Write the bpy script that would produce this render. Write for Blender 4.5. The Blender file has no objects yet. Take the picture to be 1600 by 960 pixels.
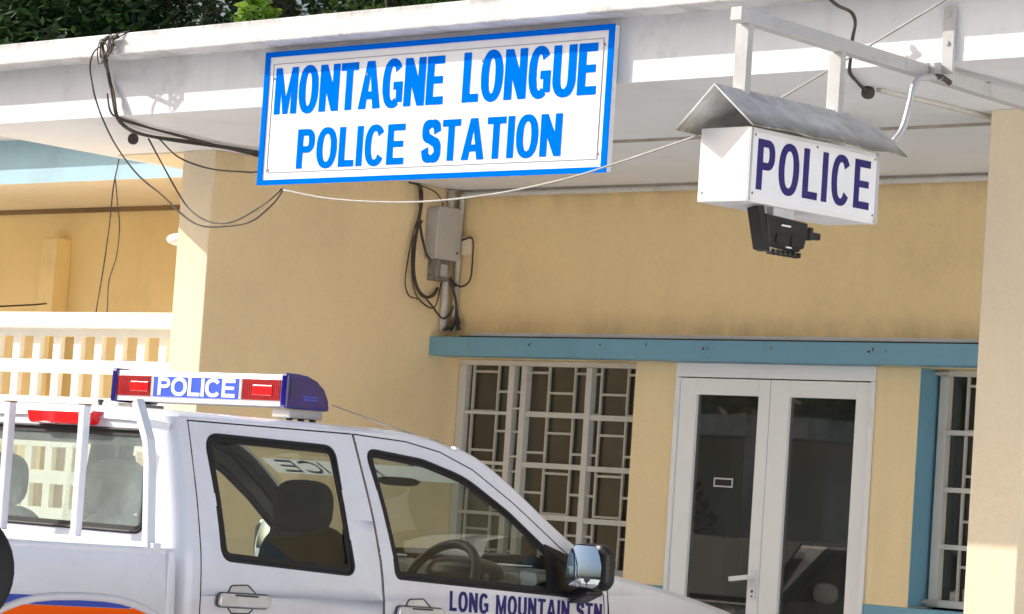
import bpy, bmesh, math, random
from mathutils import Vector, Matrix
from mathutils.geometry import tessellate_polygon

random.seed(7)
SC = bpy.context.scene
COL = SC.collection
R = math.radians

# ------------------------------------------------------------------ materials
def nt_new(name):
    m = bpy.data.materials.new(name); m.use_nodes = True
    nt = m.node_tree; nt.nodes.clear()
    out = nt.nodes.new('ShaderNodeOutputMaterial')
    return m, nt, out

def noise(nt, scale, detail=6, rough=.6, stretch=None, seed=0.0):
    tc = nt.nodes.new('ShaderNodeTexCoord')
    mp = nt.nodes.new('ShaderNodeMapping')
    mp.inputs['Location'].default_value = (seed, seed * .7, seed * .3)
    if stretch: mp.inputs['Scale'].default_value = stretch
    n = nt.nodes.new('ShaderNodeTexNoise')
    n.inputs['Scale'].default_value = scale; n.inputs['Detail'].default_value = detail
    n.inputs['Roughness'].default_value = rough
    nt.links.new(tc.outputs['Object'], mp.inputs['Vector'])
    nt.links.new(mp.outputs['Vector'], n.inputs['Vector'])
    return n.outputs['Fac']

def ramp(nt, fac, stops):
    r = nt.nodes.new('ShaderNodeValToRGB')
    e = r.color_ramp.elements
    while len(e) < len(stops): e.new(.5)
    for i, (p, c) in enumerate(stops):
        e[i].position = p
        e[i].color = (c[0], c[1], c[2], 1) if isinstance(c, (tuple, list)) else (c, c, c, 1)
    nt.links.new(fac, r.inputs['Fac'])
    return r.outputs['Color']

def mix(nt, fac, a, b, mode='MIX'):
    m = nt.nodes.new('ShaderNodeMix'); m.data_type = 'RGBA'; m.blend_type = mode
    for s, v in ((m.inputs[0], fac), (m.inputs[6], a), (m.inputs[7], b)):
        if isinstance(v, bpy.types.NodeSocket): nt.links.new(v, s)
        elif isinstance(v, (int, float)): s.default_value = v
        else: s.default_value = (v[0], v[1], v[2], 1)
    return m.outputs[2]

def bump(nt, bsdf, fac, strength, dist=.01):
    b = nt.nodes.new('ShaderNodeBump')
    b.inputs['Strength'].default_value = strength; b.inputs['Distance'].default_value = dist
    nt.links.new(fac, b.inputs['Height']); nt.links.new(b.outputs['Normal'], bsdf.inputs['Normal'])

def paint(name, col, rough=.6, dirt=None, dirt_amt=.5, dirt_scale=3, dirt_lo=.5, dirt_hi=.75, var=.08, var_scale=1.2,
          stretch=None, streak=0, metal=0, bmp=0, bmp_scale=60, coat=0, spec=.5, back=None, seed=0.0, fine=0, zdirt=(), zcol=(.2, .15, .09), crack=0):
    """painted surface: base colour with broad variation, optional dirt patches, vertical streaks, bump, dark reverse side"""
    m, nt, out = nt_new(name)
    b = nt.nodes.new('ShaderNodeBsdfPrincipled')
    c = ramp(nt, noise(nt, var_scale, 5, .6, None, seed), [(.3, tuple(x * (1 - var) for x in col)), (.7, tuple(min(1, x * (1 + var)) for x in col))])
    if fine:
        f = ramp(nt, noise(nt, 45, 4, .7, None, seed + 9), [(.35, 1 - fine), (.65, 1.0)])
        c = mix(nt, 1.0, c, f, 'MULTIPLY')
    if dirt:
        f = ramp(nt, noise(nt, dirt_scale, 9, .68, stretch, seed + 3), [(dirt_lo, 0.0), (dirt_hi, dirt_amt)])
        c = mix(nt, f, c, dirt)
    if streak:
        f = ramp(nt, noise(nt, 7, 6, .6, (1, 1, .08), seed + 5), [(.52, 0.0), (.8, streak)])
        c = mix(nt, f, c, tuple(x * .45 for x in col))
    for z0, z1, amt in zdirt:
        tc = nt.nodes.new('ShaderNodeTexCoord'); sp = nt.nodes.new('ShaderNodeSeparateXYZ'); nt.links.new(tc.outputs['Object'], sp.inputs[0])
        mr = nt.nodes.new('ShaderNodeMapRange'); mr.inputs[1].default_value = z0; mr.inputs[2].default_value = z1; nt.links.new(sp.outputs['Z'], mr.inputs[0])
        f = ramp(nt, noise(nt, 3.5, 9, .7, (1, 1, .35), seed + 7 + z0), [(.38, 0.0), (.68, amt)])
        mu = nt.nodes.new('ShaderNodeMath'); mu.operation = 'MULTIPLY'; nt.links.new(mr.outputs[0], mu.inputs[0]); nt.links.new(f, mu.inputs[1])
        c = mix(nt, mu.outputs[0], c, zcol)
    if crack:
        tc = nt.nodes.new('ShaderNodeTexCoord'); vo = nt.nodes.new('ShaderNodeTexVoronoi'); vo.feature = 'DISTANCE_TO_EDGE'; vo.inputs['Scale'].default_value = 1.1
        nz = nt.nodes.new('ShaderNodeTexNoise'); nz.inputs['Scale'].default_value = 3.5; nz.inputs['Detail'].default_value = 6
        nt.links.new(tc.outputs['Object'], nz.inputs['Vector'])
        vm = mix(nt, .16, tc.outputs['Object'], nz.outputs['Color']); nt.links.new(vm, vo.inputs['Vector'])
        f1 = ramp(nt, vo.outputs['Distance'], [(.0, 1.0), (.0045, 0.0)])
        f2 = ramp(nt, noise(nt, 1.3, 3, .5, None, seed + 31), [(.5, 0.0), (.6, crack)])
        mu = nt.nodes.new('ShaderNodeMath'); mu.operation = 'MULTIPLY'; nt.links.new(f1, mu.inputs[0]); nt.links.new(f2, mu.inputs[1])
        c = mix(nt, mu.outputs[0], c, tuple(x * .45 for x in col))
    if back:
        g = nt.nodes.new('ShaderNodeNewGeometry')
        c = mix(nt, g.outputs['Backfacing'], c, back)
    nt.links.new(c, b.inputs['Base Color'])
    b.inputs['Roughness'].default_value = rough; b.inputs['Metallic'].default_value = metal
    b.inputs['Specular IOR Level'].default_value = spec
    b.inputs['Coat Weight'].default_value = coat; b.inputs['Coat Roughness'].default_value = .06
    if bmp: bump(nt, b, noise(nt, bmp_scale, 5, .65, None, seed + 1), bmp)
    nt.links.new(b.outputs['BSDF'], out.inputs['Surface'])
    return m

def glass(name, tint, refl=1.0, ior=1.45, rough=.01, haze=None, haze_amt=.0, diff=None):
    m, nt, out = nt_new(name)
    t = nt.nodes.new('ShaderNodeBsdfTransparent'); t.inputs['Color'].default_value = (*tint, 1)
    g = nt.nodes.new('ShaderNodeBsdfGlossy'); g.inputs['Roughness'].default_value = rough
    g.inputs['Color'].default_value = (refl, refl, refl, 1)
    lw = nt.nodes.new('ShaderNodeFresnel')
    gb = nt.nodes.new('ShaderNodeNewGeometry'); mi = nt.nodes.new('ShaderNodeMapRange')
    mi.inputs[3].default_value = ior; mi.inputs[4].default_value = 1 / ior
    nt.links.new(gb.outputs['Backfacing'], mi.inputs[0]); nt.links.new(mi.outputs[0], lw.inputs['IOR'])
    mx = nt.nodes.new('ShaderNodeMixShader')
    nt.links.new(lw.outputs['Fac'], mx.inputs['Fac'])
    s = t.outputs[0]
    if haze:
        d = nt.nodes.new('ShaderNodeBsdfDiffuse'); d.inputs['Color'].default_value = (*haze, 1)
        mh = nt.nodes.new('ShaderNodeMixShader')
        f = ramp(nt, noise(nt, 4, 6), [(.3, haze_amt * .6), (.7, haze_amt * 1.3)])
        nt.links.new(f, mh.inputs['Fac'])
        nt.links.new(t.outputs[0], mh.inputs[1]); nt.links.new(d.outputs[0], mh.inputs[2]); s = mh.outputs[0]
    nt.links.new(s, mx.inputs[1]); nt.links.new(g.outputs[0], mx.inputs[2])
    nt.links.new(mx.outputs[0], out.inputs['Surface'])
    return m

def leafmat(name, c0, c1, trans=.25, rough=.45):
    m, nt, out = nt_new(name)
    b = nt.nodes.new('ShaderNodeBsdfPrincipled')
    f = noise(nt, 1.6, 4, .7)
    n2 = nt.nodes.new('ShaderNodeNewGeometry')
    fr = ramp(nt, n2.outputs['Random Per Island'], [(.0, 0.0), (1.0, 1.0)])
    fm = mix(nt, .55, f, fr)
    c = ramp(nt, fm, [(.25, c0), (.8, c1)])
    nt.links.new(c, b.inputs['Base Color']); b.inputs['Roughness'].default_value = rough
    tr = nt.nodes.new('ShaderNodeBsdfTranslucent'); nt.links.new(c, tr.inputs['Color'])
    mx = nt.nodes.new('ShaderNodeMixShader'); mx.inputs['Fac'].default_value = trans
    nt.links.new(b.outputs[0], mx.inputs[1]); nt.links.new(tr.outputs[0], mx.inputs[2])
    nt.links.new(mx.outputs[0], out.inputs['Surface'])
    return m

M = {}
CREAM = (.95, .735, .395)
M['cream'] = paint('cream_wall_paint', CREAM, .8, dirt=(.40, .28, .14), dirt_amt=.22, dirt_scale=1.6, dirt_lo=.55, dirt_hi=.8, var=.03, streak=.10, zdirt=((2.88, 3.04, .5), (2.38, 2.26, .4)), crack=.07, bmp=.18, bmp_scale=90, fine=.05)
M['creamside'] = paint('cream_side_wall_paint', (.96, .76, .45), .8, dirt=(.42, .30, .16), dirt_amt=.22, dirt_scale=1.1, dirt_lo=.52, dirt_hi=.8, var=.04, streak=.08, zdirt=((2.9, 3.04, .4),), crack=.07, bmp=.18, bmp_scale=90, fine=.05, seed=17)
M['creamlight'] = paint('bright_cream_paint', (.96, .77, .45), .8, dirt=(.36, .25, .12), dirt_amt=.35, dirt_scale=3, dirt_lo=.6, dirt_hi=.85, var=.04, streak=.12, bmp=.18, bmp_scale=90, fine=.05, seed=21)
M['pillar'] = paint('pale_pillar_paint', (.86, .74, .54), .8, crack=.07, dirt=(.36, .24, .13), dirt_amt=.4, dirt_scale=2.4, dirt_lo=.6, dirt_hi=.85, var=.05, streak=.1, bmp=.15, bmp_scale=90, fine=.05)
M['ochre'] = paint('ochre_wall_paint', (.98, .74, .37), .8, dirt=(.4, .25, .1), dirt_amt=.3, dirt_scale=1.2, var=.08, streak=.15, bmp=.15, seed=4)
M['screen'] = paint('cream_white_block_paint', (.94, .92, .85), .8, dirt=(.45, .4, .3), dirt_amt=.3, dirt_scale=4, dirt_lo=.6, dirt_hi=.85, var=.05, streak=.1, bmp=.2, seed=5)
M['roofwhite'] = paint('weathered_white_roof_paint', (.92, .91, .90), .8, dirt=(.22, .21, .21), dirt_amt=.75, dirt_scale=4.5, dirt_lo=.53, dirt_hi=.78, var=.05, stretch=(1, 1, 1.3), streak=.2, fine=.12, zdirt=((3.355, 3.41, .9), (3.335, 3.31, .5)), zcol=(.16, .15, .15), bmp=.2, seed=2)
M['fascia'] = paint('white_fascia_paint', (.77, .79, .83), .75, dirt=(.3, .28, .27), dirt_amt=.6, dirt_scale=3.4, dirt_lo=.55, dirt_hi=.85, var=.05, streak=.25, zdirt=((3.25, 3.31, .35),), zcol=(.3, .28, .27), crack=.07, bmp=.12, seed=6)
M['soffit'] = paint('white_soffit_paint', (.86, .87, .89), .8, dirt=(.42, .37, .32), dirt_amt=.3, dirt_scale=1.3, dirt_lo=.55, dirt_hi=.85, var=.04, bmp=.1, seed=8)
M['paleblue'] = paint('pale_blue_canopy_paint', (.40, .62, .72), .7, dirt=(.2, .25, .26), dirt_amt=.3, dirt_scale=3, var=.06, streak=.12, seed=13)
M['blue'] = paint('light_blue_paint', (.17, .37, .50), .6, crack=.7, dirt=(.08, .13, .15), dirt_amt=.55, dirt_scale=5, dirt_lo=.58, dirt_hi=.85, var=.06, streak=.12, bmp=.12, seed=3)
M['frame'] = paint('white_window_frame_paint', (.84, .84, .82), .5, dirt=(.3, .27, .22), dirt_amt=.45, dirt_scale=9, dirt_lo=.58, dirt_hi=.85, var=.05, bmp=.06, seed=1)
M['steel'] = paint('off_white_window_steel', (.66, .65, .60), .5, dirt=(.28, .25, .2), dirt_amt=.55, dirt_scale=9, dirt_lo=.55, dirt_hi=.85, var=.06, bmp=.06, seed=15)
M['door'] = paint('white_door_frame', (.92, .93, .93), .35, dirt=(.5, .45, .38), dirt_amt=.25, dirt_scale=6, dirt_lo=.6, dirt_hi=.85, var=.03, seed=11)
M['bars'] = paint('pale_burglar_bar_paint', (.52, .50, .44), .55, var=.08)
M['dark'] = paint('dark_interior', (.045, .038, .03), .9, var=.15)
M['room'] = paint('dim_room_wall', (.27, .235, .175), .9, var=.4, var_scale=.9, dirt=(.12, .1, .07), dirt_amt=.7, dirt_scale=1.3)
M['black'] = paint('black_rubber', (.010, .010, .011), .65, var=.1)
M['blackplastic'] = paint('black_plastic', (.014, .014, .015), .35, var=.15)
M['cable'] = paint('dusty_black_cable', (.06, .05, .042), .7, var=.35, var_scale=12)
M['whitecable'] = paint('dusty_white_cable', (.34, .33, .31), .6, var=.2, var_scale=10)
M['pipe'] = paint('white_plastic_pipe', (.66, .64, .60), .45, dirt=(.3, .25, .18), dirt_amt=.5, dirt_scale=7, var=.06)
M['metal'] = paint('galvanised_sheet', (.56, .57, .60), .5, dirt=(.22, .22, .22), dirt_amt=.5, dirt_scale=6, dirt_lo=.5, dirt_hi=.8, var=.1, var_scale=6, metal=.35, bmp=.05)
M['arm'] = paint('whitewashed_steel', (.50, .50, .50), .55, dirt=(.26, .24, .23), dirt_amt=.5, dirt_scale=7, dirt_lo=.5, dirt_hi=.8, var=.06)
M['cabinet'] = paint('white_sheet_metal', (.82, .82, .83), .4, dirt=(.45, .43, .4), dirt_amt=.25, dirt_scale=5, dirt_lo=.6, dirt_hi=.85, var=.03)
M['signwhite'] = paint('white_sign_board', (.86, .88, .92), .5, dirt=(.5, .48, .44), dirt_amt=.2, dirt_scale=4, var=.02, streak=.07)
M['signblue'] = paint('bright_blue_sign_paint', (.0, .18, .95), .8, var=.07, spec=.0, var_scale=5, fine=.06)
M['bluefilm'] = paint('blue_film_lettering', (.02, .025, .42), .5, var=.05)
M['navy'] = paint('navy_lettering', (.016, .009, .15), .6, var=.15, var_scale=20)
M['grey'] = paint('grey_plastic', (.50, .49, .46), .5, dirt=(.16, .14, .11), dirt_amt=.4, dirt_scale=9, var=.05)
M['conc'] = paint('pale_concrete', (.77, .77, .77), .9, dirt=(.18, .17, .15), dirt_amt=.5, dirt_scale=.8, var=.15, bmp=.3, bmp_scale=30, fine=.2)
M['earth'] = paint('dry_ground', (.58, .57, .53), .95, dirt=(.2, .2, .12), dirt_amt=.5, dirt_scale=.4, var=.2, bmp=.3, bmp_scale=20)
M['asphalt'] = paint('asphalt', (.16, .155, .145), .9, var=.2, bmp=.3, bmp_scale=80)
def carpaint():
    m, nt, out = nt_new('white_car_paint')
    b = nt.nodes.new('ShaderNodeBsdfPrincipled')
    tc = nt.nodes.new('ShaderNodeTexCoord'); sp = nt.nodes.new('ShaderNodeSeparateXYZ'); nt.links.new(tc.outputs['Object'], sp.inputs[0])
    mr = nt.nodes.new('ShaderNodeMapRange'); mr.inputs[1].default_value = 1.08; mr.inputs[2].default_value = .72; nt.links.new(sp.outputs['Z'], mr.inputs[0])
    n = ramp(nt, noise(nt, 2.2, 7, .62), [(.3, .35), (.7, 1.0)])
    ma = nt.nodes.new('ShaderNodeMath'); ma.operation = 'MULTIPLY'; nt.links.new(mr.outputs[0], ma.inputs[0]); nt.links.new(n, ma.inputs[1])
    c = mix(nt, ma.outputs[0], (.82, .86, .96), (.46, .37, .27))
    f = ramp(nt, noise(nt, 5, 8, .7, None, 2), [(.48, 0.0), (.75, .22)]); c = mix(nt, f, c, (.5, .44, .36))
    f = ramp(nt, noise(nt, 30, 4, .7, (1, 1, .2), 6), [(.6, 0.0), (.85, .14)]); c = mix(nt, f, c, (.45, .4, .34))
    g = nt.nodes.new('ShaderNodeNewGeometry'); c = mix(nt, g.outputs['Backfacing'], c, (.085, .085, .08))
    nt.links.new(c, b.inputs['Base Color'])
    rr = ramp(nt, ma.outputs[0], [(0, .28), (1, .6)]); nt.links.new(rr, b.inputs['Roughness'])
    b.inputs['Coat Weight'].default_value = .9; b.inputs['Coat Roughness'].default_value = .04
    nt.links.new(b.outputs[0], out.inputs['Surface']); return m
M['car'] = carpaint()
M['darkcar'] = paint('dark_car_paint', (.018, .02, .025), .3, var=.1, coat=1)
M['seat'] = paint('charcoal_seat_fabric', (.032, .036, .036), .8, var=.3, var_scale=8, bmp=.1, bmp_scale=200)
M['dash'] = paint('grey_dashboard', (.07, .075, .075), .6, var=.1)
M['orange'] = paint('orange_reflective_decal', (1.0, .12, .0), .7, var=.04, spec=.15)
M['bluedecal'] = paint('blue_decal', (.015, .05, .42), .4, var=.06)
M['bluepanel'] = paint('blue_light_panel', (.035, .10, .72), .3, var=.04, coat=.5)
def lensmat(name, col, dark):
    m, nt, out = nt_new(name); b = nt.nodes.new('ShaderNodeBsdfPrincipled')
    tc = nt.nodes.new('ShaderNodeTexCoord'); wv = nt.nodes.new('ShaderNodeTexWave'); wv.inputs['Scale'].default_value = 28; wv.inputs['Distortion'].default_value = .6
    nt.links.new(tc.outputs['Object'], wv.inputs['Vector'])
    f = mix(nt, .6, wv.outputs['Color'], noise(nt, 14, 3)); c = ramp(nt, f, [(.25, dark), (.75, col)])
    nt.links.new(c, b.inputs['Base Color']); b.inputs['Roughness'].default_value = .15; b.inputs['Coat Weight'].default_value = 1; b.inputs['Coat Roughness'].default_value = .05
    bump(nt, b, wv.outputs['Fac'], .35, .004); nt.links.new(b.outputs[0], out.inputs[0]); return m
M['red'] = lensmat('red_lens', (.50, .012, .02), (.18, .004, .01))
M['redbright'] = paint('bright_red_lens', (.80, .012, .015), .12, var=.25, var_scale=14, coat=1)
M['bluelens'] = paint('dark_blue_lens', (.010, .006, .16), .07, var=.4, var_scale=10, coat=1)
M['white'] = paint('white_plastic', (.84, .84, .84), .4, var=.02)
M['chrome'] = paint('bright_trim', (.72, .72, .73), .25, metal=.6, var=.08, var_scale=15, dirt=(.5, .38, .2), dirt_amt=.5, dirt_scale=8, dirt_lo=.55, dirt_hi=.8)
M['tyre'] = paint('tyre_rubber', (.02, .02, .02), .85, var=.2)
M['rim'] = paint('alloy_rim', (.5, .5, .52), .35, metal=.8)
M['bark'] = paint('tree_bark', (.13, .10, .075), .95, dirt=(.3, .28, .25), dirt_amt=.6, dirt_scale=7, var=.25, var_scale=9, stretch=(1, 1, .3), bmp=.8, bmp_scale=25)
M['leafdark'] = leafmat('dark_leaf', (.013, .034, .012), (.085, .185, .045), .22, .40)
M['leafmid'] = leafmat('mid_green_leaf', (.03, .075, .018), (.17, .32, .06), .3)
M['leafbright'] = leafmat('bright_leaf', (.10, .22, .02), (.34, .52, .06), .35)
M['hill'] = paint('dark_wooded_hill', (.012, .022, .011), .95, dirt=(.04, .06, .025), dirt_amt=.8, dirt_scale=.8, var=.4, bmp=.6, bmp_scale=3)
M['pane'] = glass('window_glass', (.72, .70, .64), 1.0, 1.6, .02, haze=(.42, .45, .38), haze_amt=.05)
M['doorpane'] = glass('dark_door_glass', (.42, .43, .40), 1.0, 1.85, .014, haze=(.40, .42, .36), haze_amt=.07)
M['carglass'] = glass('tinted_car_glass', (.76, .81, .77), .9, 1.5, .01, haze=(.5, .55, .5), haze_amt=.012)
M['rearglass'] = glass('rear_car_glass', (.76, .82, .76), 1.0, 1.5, haze=(.70, .80, .76), haze_amt=.30)
M['mirror'] = paint('mirror_glass', (.78, .90, .97), .03, metal=1, var=.02)
def translucent(name, col):
    m, nt, out = nt_new(name)
    d = nt.nodes.new('ShaderNodeBsdfDiffuse'); t = nt.nodes.new('ShaderNodeBsdfTranslucent'); x = nt.nodes.new('ShaderNodeMixShader')
    c = ramp(nt, noise(nt, 8, 4), [(.3, tuple(v * .93 for v in col)), (.7, col)])
    nt.links.new(c, d.inputs[0]); nt.links.new(c, t.inputs[0]); x.inputs[0].default_value = .65
    nt.links.new(d.outputs[0], x.inputs[1]); nt.links.new(t.outputs[0], x.inputs[2]); nt.links.new(x.outputs[0], out.inputs[0]); return m
M['banner'] = translucent('white_windscreen_banner', (.9, .92, .92))
M['blackglass'] = paint('black_car_glass', (.012, .014, .016), .05, var=.1)
M['flood'] = paint('black_floodlight', (.008, .008, .009), .4, var=.1)
M['lampwhite'] = paint('opal_lamp_cover', (.85, .85, .85), .3, var=.02)

# ------------------------------------------------------------------ mesh helpers
def box(bm, x0, x1, y0, y1, z0, z1):
    v = [bm.verts.new(p) for p in ((x0,y0,z0),(x1,y0,z0),(x1,y1,z0),(x0,y1,z0),(x0,y0,z1),(x1,y0,z1),(x1,y1,z1),(x0,y1,z1))]
    for f in ((3,2,1,0),(4,5,6,7),(0,1,5,4),(1,2,6,5),(2,3,7,6),(3,0,4,7)): bm.faces.new([v[i] for i in f])

def bar(bm, a, b, w, h, up=(0,0,1)):
    """square bar from a to b, w across, h along up"""
    a = Vector(a); b = Vector(b); d = (b - a).normalized(); up = Vector(up)
    if abs(d.dot(up)) > .95: up = Vector((0, 1, 0))
    s = d.cross(up).normalized(); u = s.cross(d)
    v = []
    for p in (a, b):
        for i, j in ((-1,-1),(1,-1),(1,1),(-1,1)): v.append(bm.verts.new(p + s * (i * w / 2) + u * (j * h / 2)))
    for f in ((3,2,1,0),(4,5,6,7),(0,1,5,4),(1,2,6,5),(2,3,7,6),(3,0,4,7)): bm.faces.new([v[i] for i in f])

def smooth_path(pts, n=6):
    P = [Vector(p) for p in pts]
    if len(P) < 3: return P
    out = []
    for i in range(len(P) - 1):
        p0 = P[i-1] if i else P[0] * 2 - P[1]; p1 = P[i]; p2 = P[i+1]
        p3 = P[i+2] if i + 2 < len(P) else P[-1] * 2 - P[-2]
        for k in range(n):
            t = k / n
            out.append(.5 * ((2*p1) + (p2-p0)*t + (2*p0-5*p1+4*p2-p3)*t*t + (3*p1-p0-3*p2+p3)*t*t*t))
    out.append(P[-1]); return out

def tube(bm, pts, r, seg=8, closed=False, cap=True):
    P = [Vector(p) for p in pts]; n = len(P); rings = []
    rr = r if isinstance(r, (list, tuple)) else [r] * n
    d0 = (P[1] - P[0]).normalized()
    ref = Vector((0,0,1)) if abs(d0.z) < .9 else Vector((1,0,0))
    s = d0.cross(ref).normalized()
    for i in range(n):
        if closed: d = (P[(i+1) % n] - P[i-1])
        else: d = P[min(i+1, n-1)] - P[max(i-1, 0)]
        if d.length < 1e-9: d = d0
        d.normalize()
        s = (s - d * s.dot(d));
        if s.length < 1e-6: s = d.orthogonal()
        s.normalize(); u = d.cross(s)
        rings.append([bm.verts.new(P[i] + (s * math.cos(2*math.pi*k/seg) + u * math.sin(2*math.pi*k/seg)) * rr[i]) for k in range(seg)])
    for i in range(n if closed else n - 1):
        A = rings[i]; B = rings[(i+1) % n]
        for k in range(seg):
            f = bm.faces.new((A[k], A[(k+1) % seg], B[(k+1) % seg], B[k])); f.smooth = True
    if cap and not closed:
        bm.faces.new(rings[0][::-1]); bm.faces.new(rings[-1])

def prism(bm, poly, fn, d0, d1):
    """extrude a 2-D polygon between depths d0 and d1; fn(u, v, d) gives the 3-D point"""
    a = [bm.verts.new(fn(u, v, d0)) for u, v in poly]; b = [bm.verts.new(fn(u, v, d1)) for u, v in poly]
    n = len(poly); bm.faces.new(a[::-1]); bm.faces.new(b)
    for i in range(n): bm.faces.new((a[i], a[(i+1) % n], b[(i+1) % n], b[i]))

def lathe(bm, prof, c, axis='Z', seg=24):
    """prof: (radius, height) pairs around an axis through c"""
    rings = []
    for r, h in prof:
        ring = []
        for k in range(seg):
            a = 2 * math.pi * k / seg; x, y = r * math.cos(a), r * math.sin(a)
            p = {'Z': (x, y, h), 'X': (h, x, y), 'Y': (x, h, y)}[axis]
            ring.append(bm.verts.new((c[0] + p[0], c[1] + p[1], c[2] + p[2])))
        rings.append(ring)
    for A, B in zip(rings, rings[1:]):
        for k in range(seg):
            f = bm.faces.new((A[k], A[(k+1) % seg], B[(k+1) % seg], B[k])); f.smooth = True
    bm.faces.new(rings[0][::-1]); bm.faces.new(rings[-1])

def blob(bm, c, r, e=2.6, nu=20, nv=12):
    """rounded super-ellipsoid"""
    def sp(x): return math.copysign(abs(x) ** (2 / e), x)
    rows = []
    for j in range(nv + 1):
        ph = -math.pi / 2 + math.pi * j / nv; row = []
        if j in (0, nv):
            row = [bm.verts.new((c[0], c[1], c[2] + r[2] * math.copysign(1, ph)))]
        else:
            for i in range(nu):
                th = 2 * math.pi * i / nu
                row.append(bm.verts.new((c[0] + r[0] * sp(math.cos(ph)) * sp(math.cos(th)), c[1] + r[1] * sp(math.cos(ph)) * sp(math.sin(th)), c[2] + r[2] * sp(math.sin(ph)))))
        rows.append(row)
    for j in range(nv):
        A, B = rows[j], rows[j+1]
        for i in range(nu):
            k = (i + 1) % nu
            if len(A) == 1: f = bm.faces.new((A[0], B[k], B[i]))
            elif len(B) == 1: f = bm.faces.new((A[i], A[k], B[0]))
            else: f = bm.faces.new((A[i], A[k], B[k], B[i]))
            f.smooth = True

def roundpoly(pts, r, n=6):
    """round the corners of a 2-D polygon"""
    out = []; m = len(pts)
    rr = r if isinstance(r, (list, tuple)) else [r] * m
    for i in range(m):
        p = Vector(pts[i]); a = Vector(pts[i-1]) - p; b = Vector(pts[(i+1) % m]) - p
        if rr[i] <= 0: out.append(tuple(p)); continue
        la, lb = a.length, b.length; a.normalize(); b.normalize()
        ang = a.angle(b); t = min(rr[i] / math.tan(ang / 2), la * .45, lb * .45)
        p0 = p + a * t; p1 = p + b * t
        for k in range(n + 1):
            s = k / n
            out.append(tuple(p0 * (1-s)**2 + p * 2*s*(1-s) + p1 * s*s))
    return out

def offset_poly(pts, d):
    """shift a polygon inward (d>0 when counter-clockwise)"""
    n = len(pts); out = []
    area = sum(pts[i][0]*pts[(i+1)%n][1] - pts[(i+1)%n][0]*pts[i][1] for i in range(n))
    sg = 1 if area > 0 else -1
    for i in range(n):
        p = Vector(pts[i]); a = (p - Vector(pts[i-1])); b = (Vector(pts[(i+1)%n]) - p)
        if a.length < 1e-9 or b.length < 1e-9: out.append(tuple(p)); continue
        a.normalize(); b.normalize()
        na = Vector((-a.y, a.x)); nb = Vector((-b.y, b.x)); m = na + nb
        if m.length < 1e-6: m = na
        m.normalize(); k = d * sg / max(.35, m.dot(na))
        out.append(tuple(p + m * k))
    return out

def flat_mesh(outer, holes, cuts_v=(), cuts_u=()):
    """tessellate a polygon with holes in the (u, v) plane, cut it on grid lines"""
    loops = [outer] + list(holes)
    tris = tessellate_polygon([[Vector((u, v, 0)) for u, v in l] for l in loops])
    flat = [p for l in loops for p in l]
    bm = bmesh.new(); vs = [bm.verts.new((u, v, 0)) for u, v in flat]
    for t in tris:
        try: bm.faces.new([vs[i] for i in t])
        except ValueError: pass
    for c in cuts_v:
        bmesh.ops.bisect_plane(bm, geom=bm.verts[:] + bm.edges[:] + bm.faces[:], plane_co=(0, c, 0), plane_no=(0, 1, 0))
    for c in cuts_u:
        bmesh.ops.bisect_plane(bm, geom=bm.verts[:] + bm.edges[:] + bm.faces[:], plane_co=(c, 0, 0), plane_no=(1, 0, 0))
    return bm

# ------------------------------------------------------------------ object helpers
def link(name, bm, m, parent=None, bevel=0, label=None, smooth=False, recalc=True, solid=0, subsurf=0):
    if recalc: bmesh.ops.recalc_face_normals(bm, faces=bm.faces[:])
    me = bpy.data.meshes.new(name); bm.to_mesh(me); bm.free()
    for mm in (m if isinstance(m, (list, tuple)) else [m]): me.materials.append(mm)
    if smooth == 'keep': pass
    elif smooth:
        for p in me.polygons: p.use_smooth = True
    o = bpy.data.objects.new(name, me); COL.objects.link(o)
    if parent is not None:
        o.parent = parent
        if parent.type == 'EMPTY': o.matrix_parent_inverse = Matrix.Translation(-parent.location)
    if solid:
        s = o.modifiers.new('solid', 'SOLIDIFY'); s.thickness = solid; s.offset = -1
    if bevel:
        b = o.modifiers.new('bevel', 'BEVEL'); b.width = bevel; b.segments = 2; b.limit_method = 'ANGLE'; b.angle_limit = R(40)
    if subsurf:
        s = o.modifiers.new('sub', 'SUBSURF'); s.levels = subsurf; s.render_levels = subsurf
    if label: o['label'] = label
    return o

def thing(name, label, cat, loc=(0, 0, 0), group=None):
    o = bpy.data.objects.new(name, None); COL.objects.link(o); o.location = loc
    o.empty_display_size = .2
    o['label'] = label; o['category'] = cat
    if group: o['group'] = group
    return o

def each(name, boxes, m, parent, bevel=0):
    return [link(name, B(b), m, parent, bevel=bevel) for b in boxes]

def tag(o, label, cat, group=None):
    o['label'] = label; o['category'] = cat
    if group: o['group'] = group
    return o

def struct(o):
    o['kind'] = 'structure'; return o

def B(*boxes):
    bm = bmesh.new()
    for b in boxes: box(bm, *b)
    return bm

# ------------------------------------------------------------------ lettering
def arc(cx, cy, ro, ri, a0, a1, n=14, e=2.3):
    """strip of quads between an outer and an inner super-ellipse"""
    def pt(r, a):
        c, s = math.cos(a), math.sin(a)
        return (cx + r[0] * math.copysign(abs(c) ** (2/e), c), cy + r[1] * math.copysign(abs(s) ** (2/e), s))
    out = []
    for k in range(n):
        t0 = R(a0 + (a1 - a0) * k / n); t1 = R(a0 + (a1 - a0) * (k + 1) / n)
        out.append([pt(ri, t0), pt(ro, t0), pt(ro, t1), pt(ri, t1)])
    return out

def rect(x0, x1, y0, y1): return [(x0, y0), (x1, y0), (x1, y1), (x0, y1)]

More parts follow.
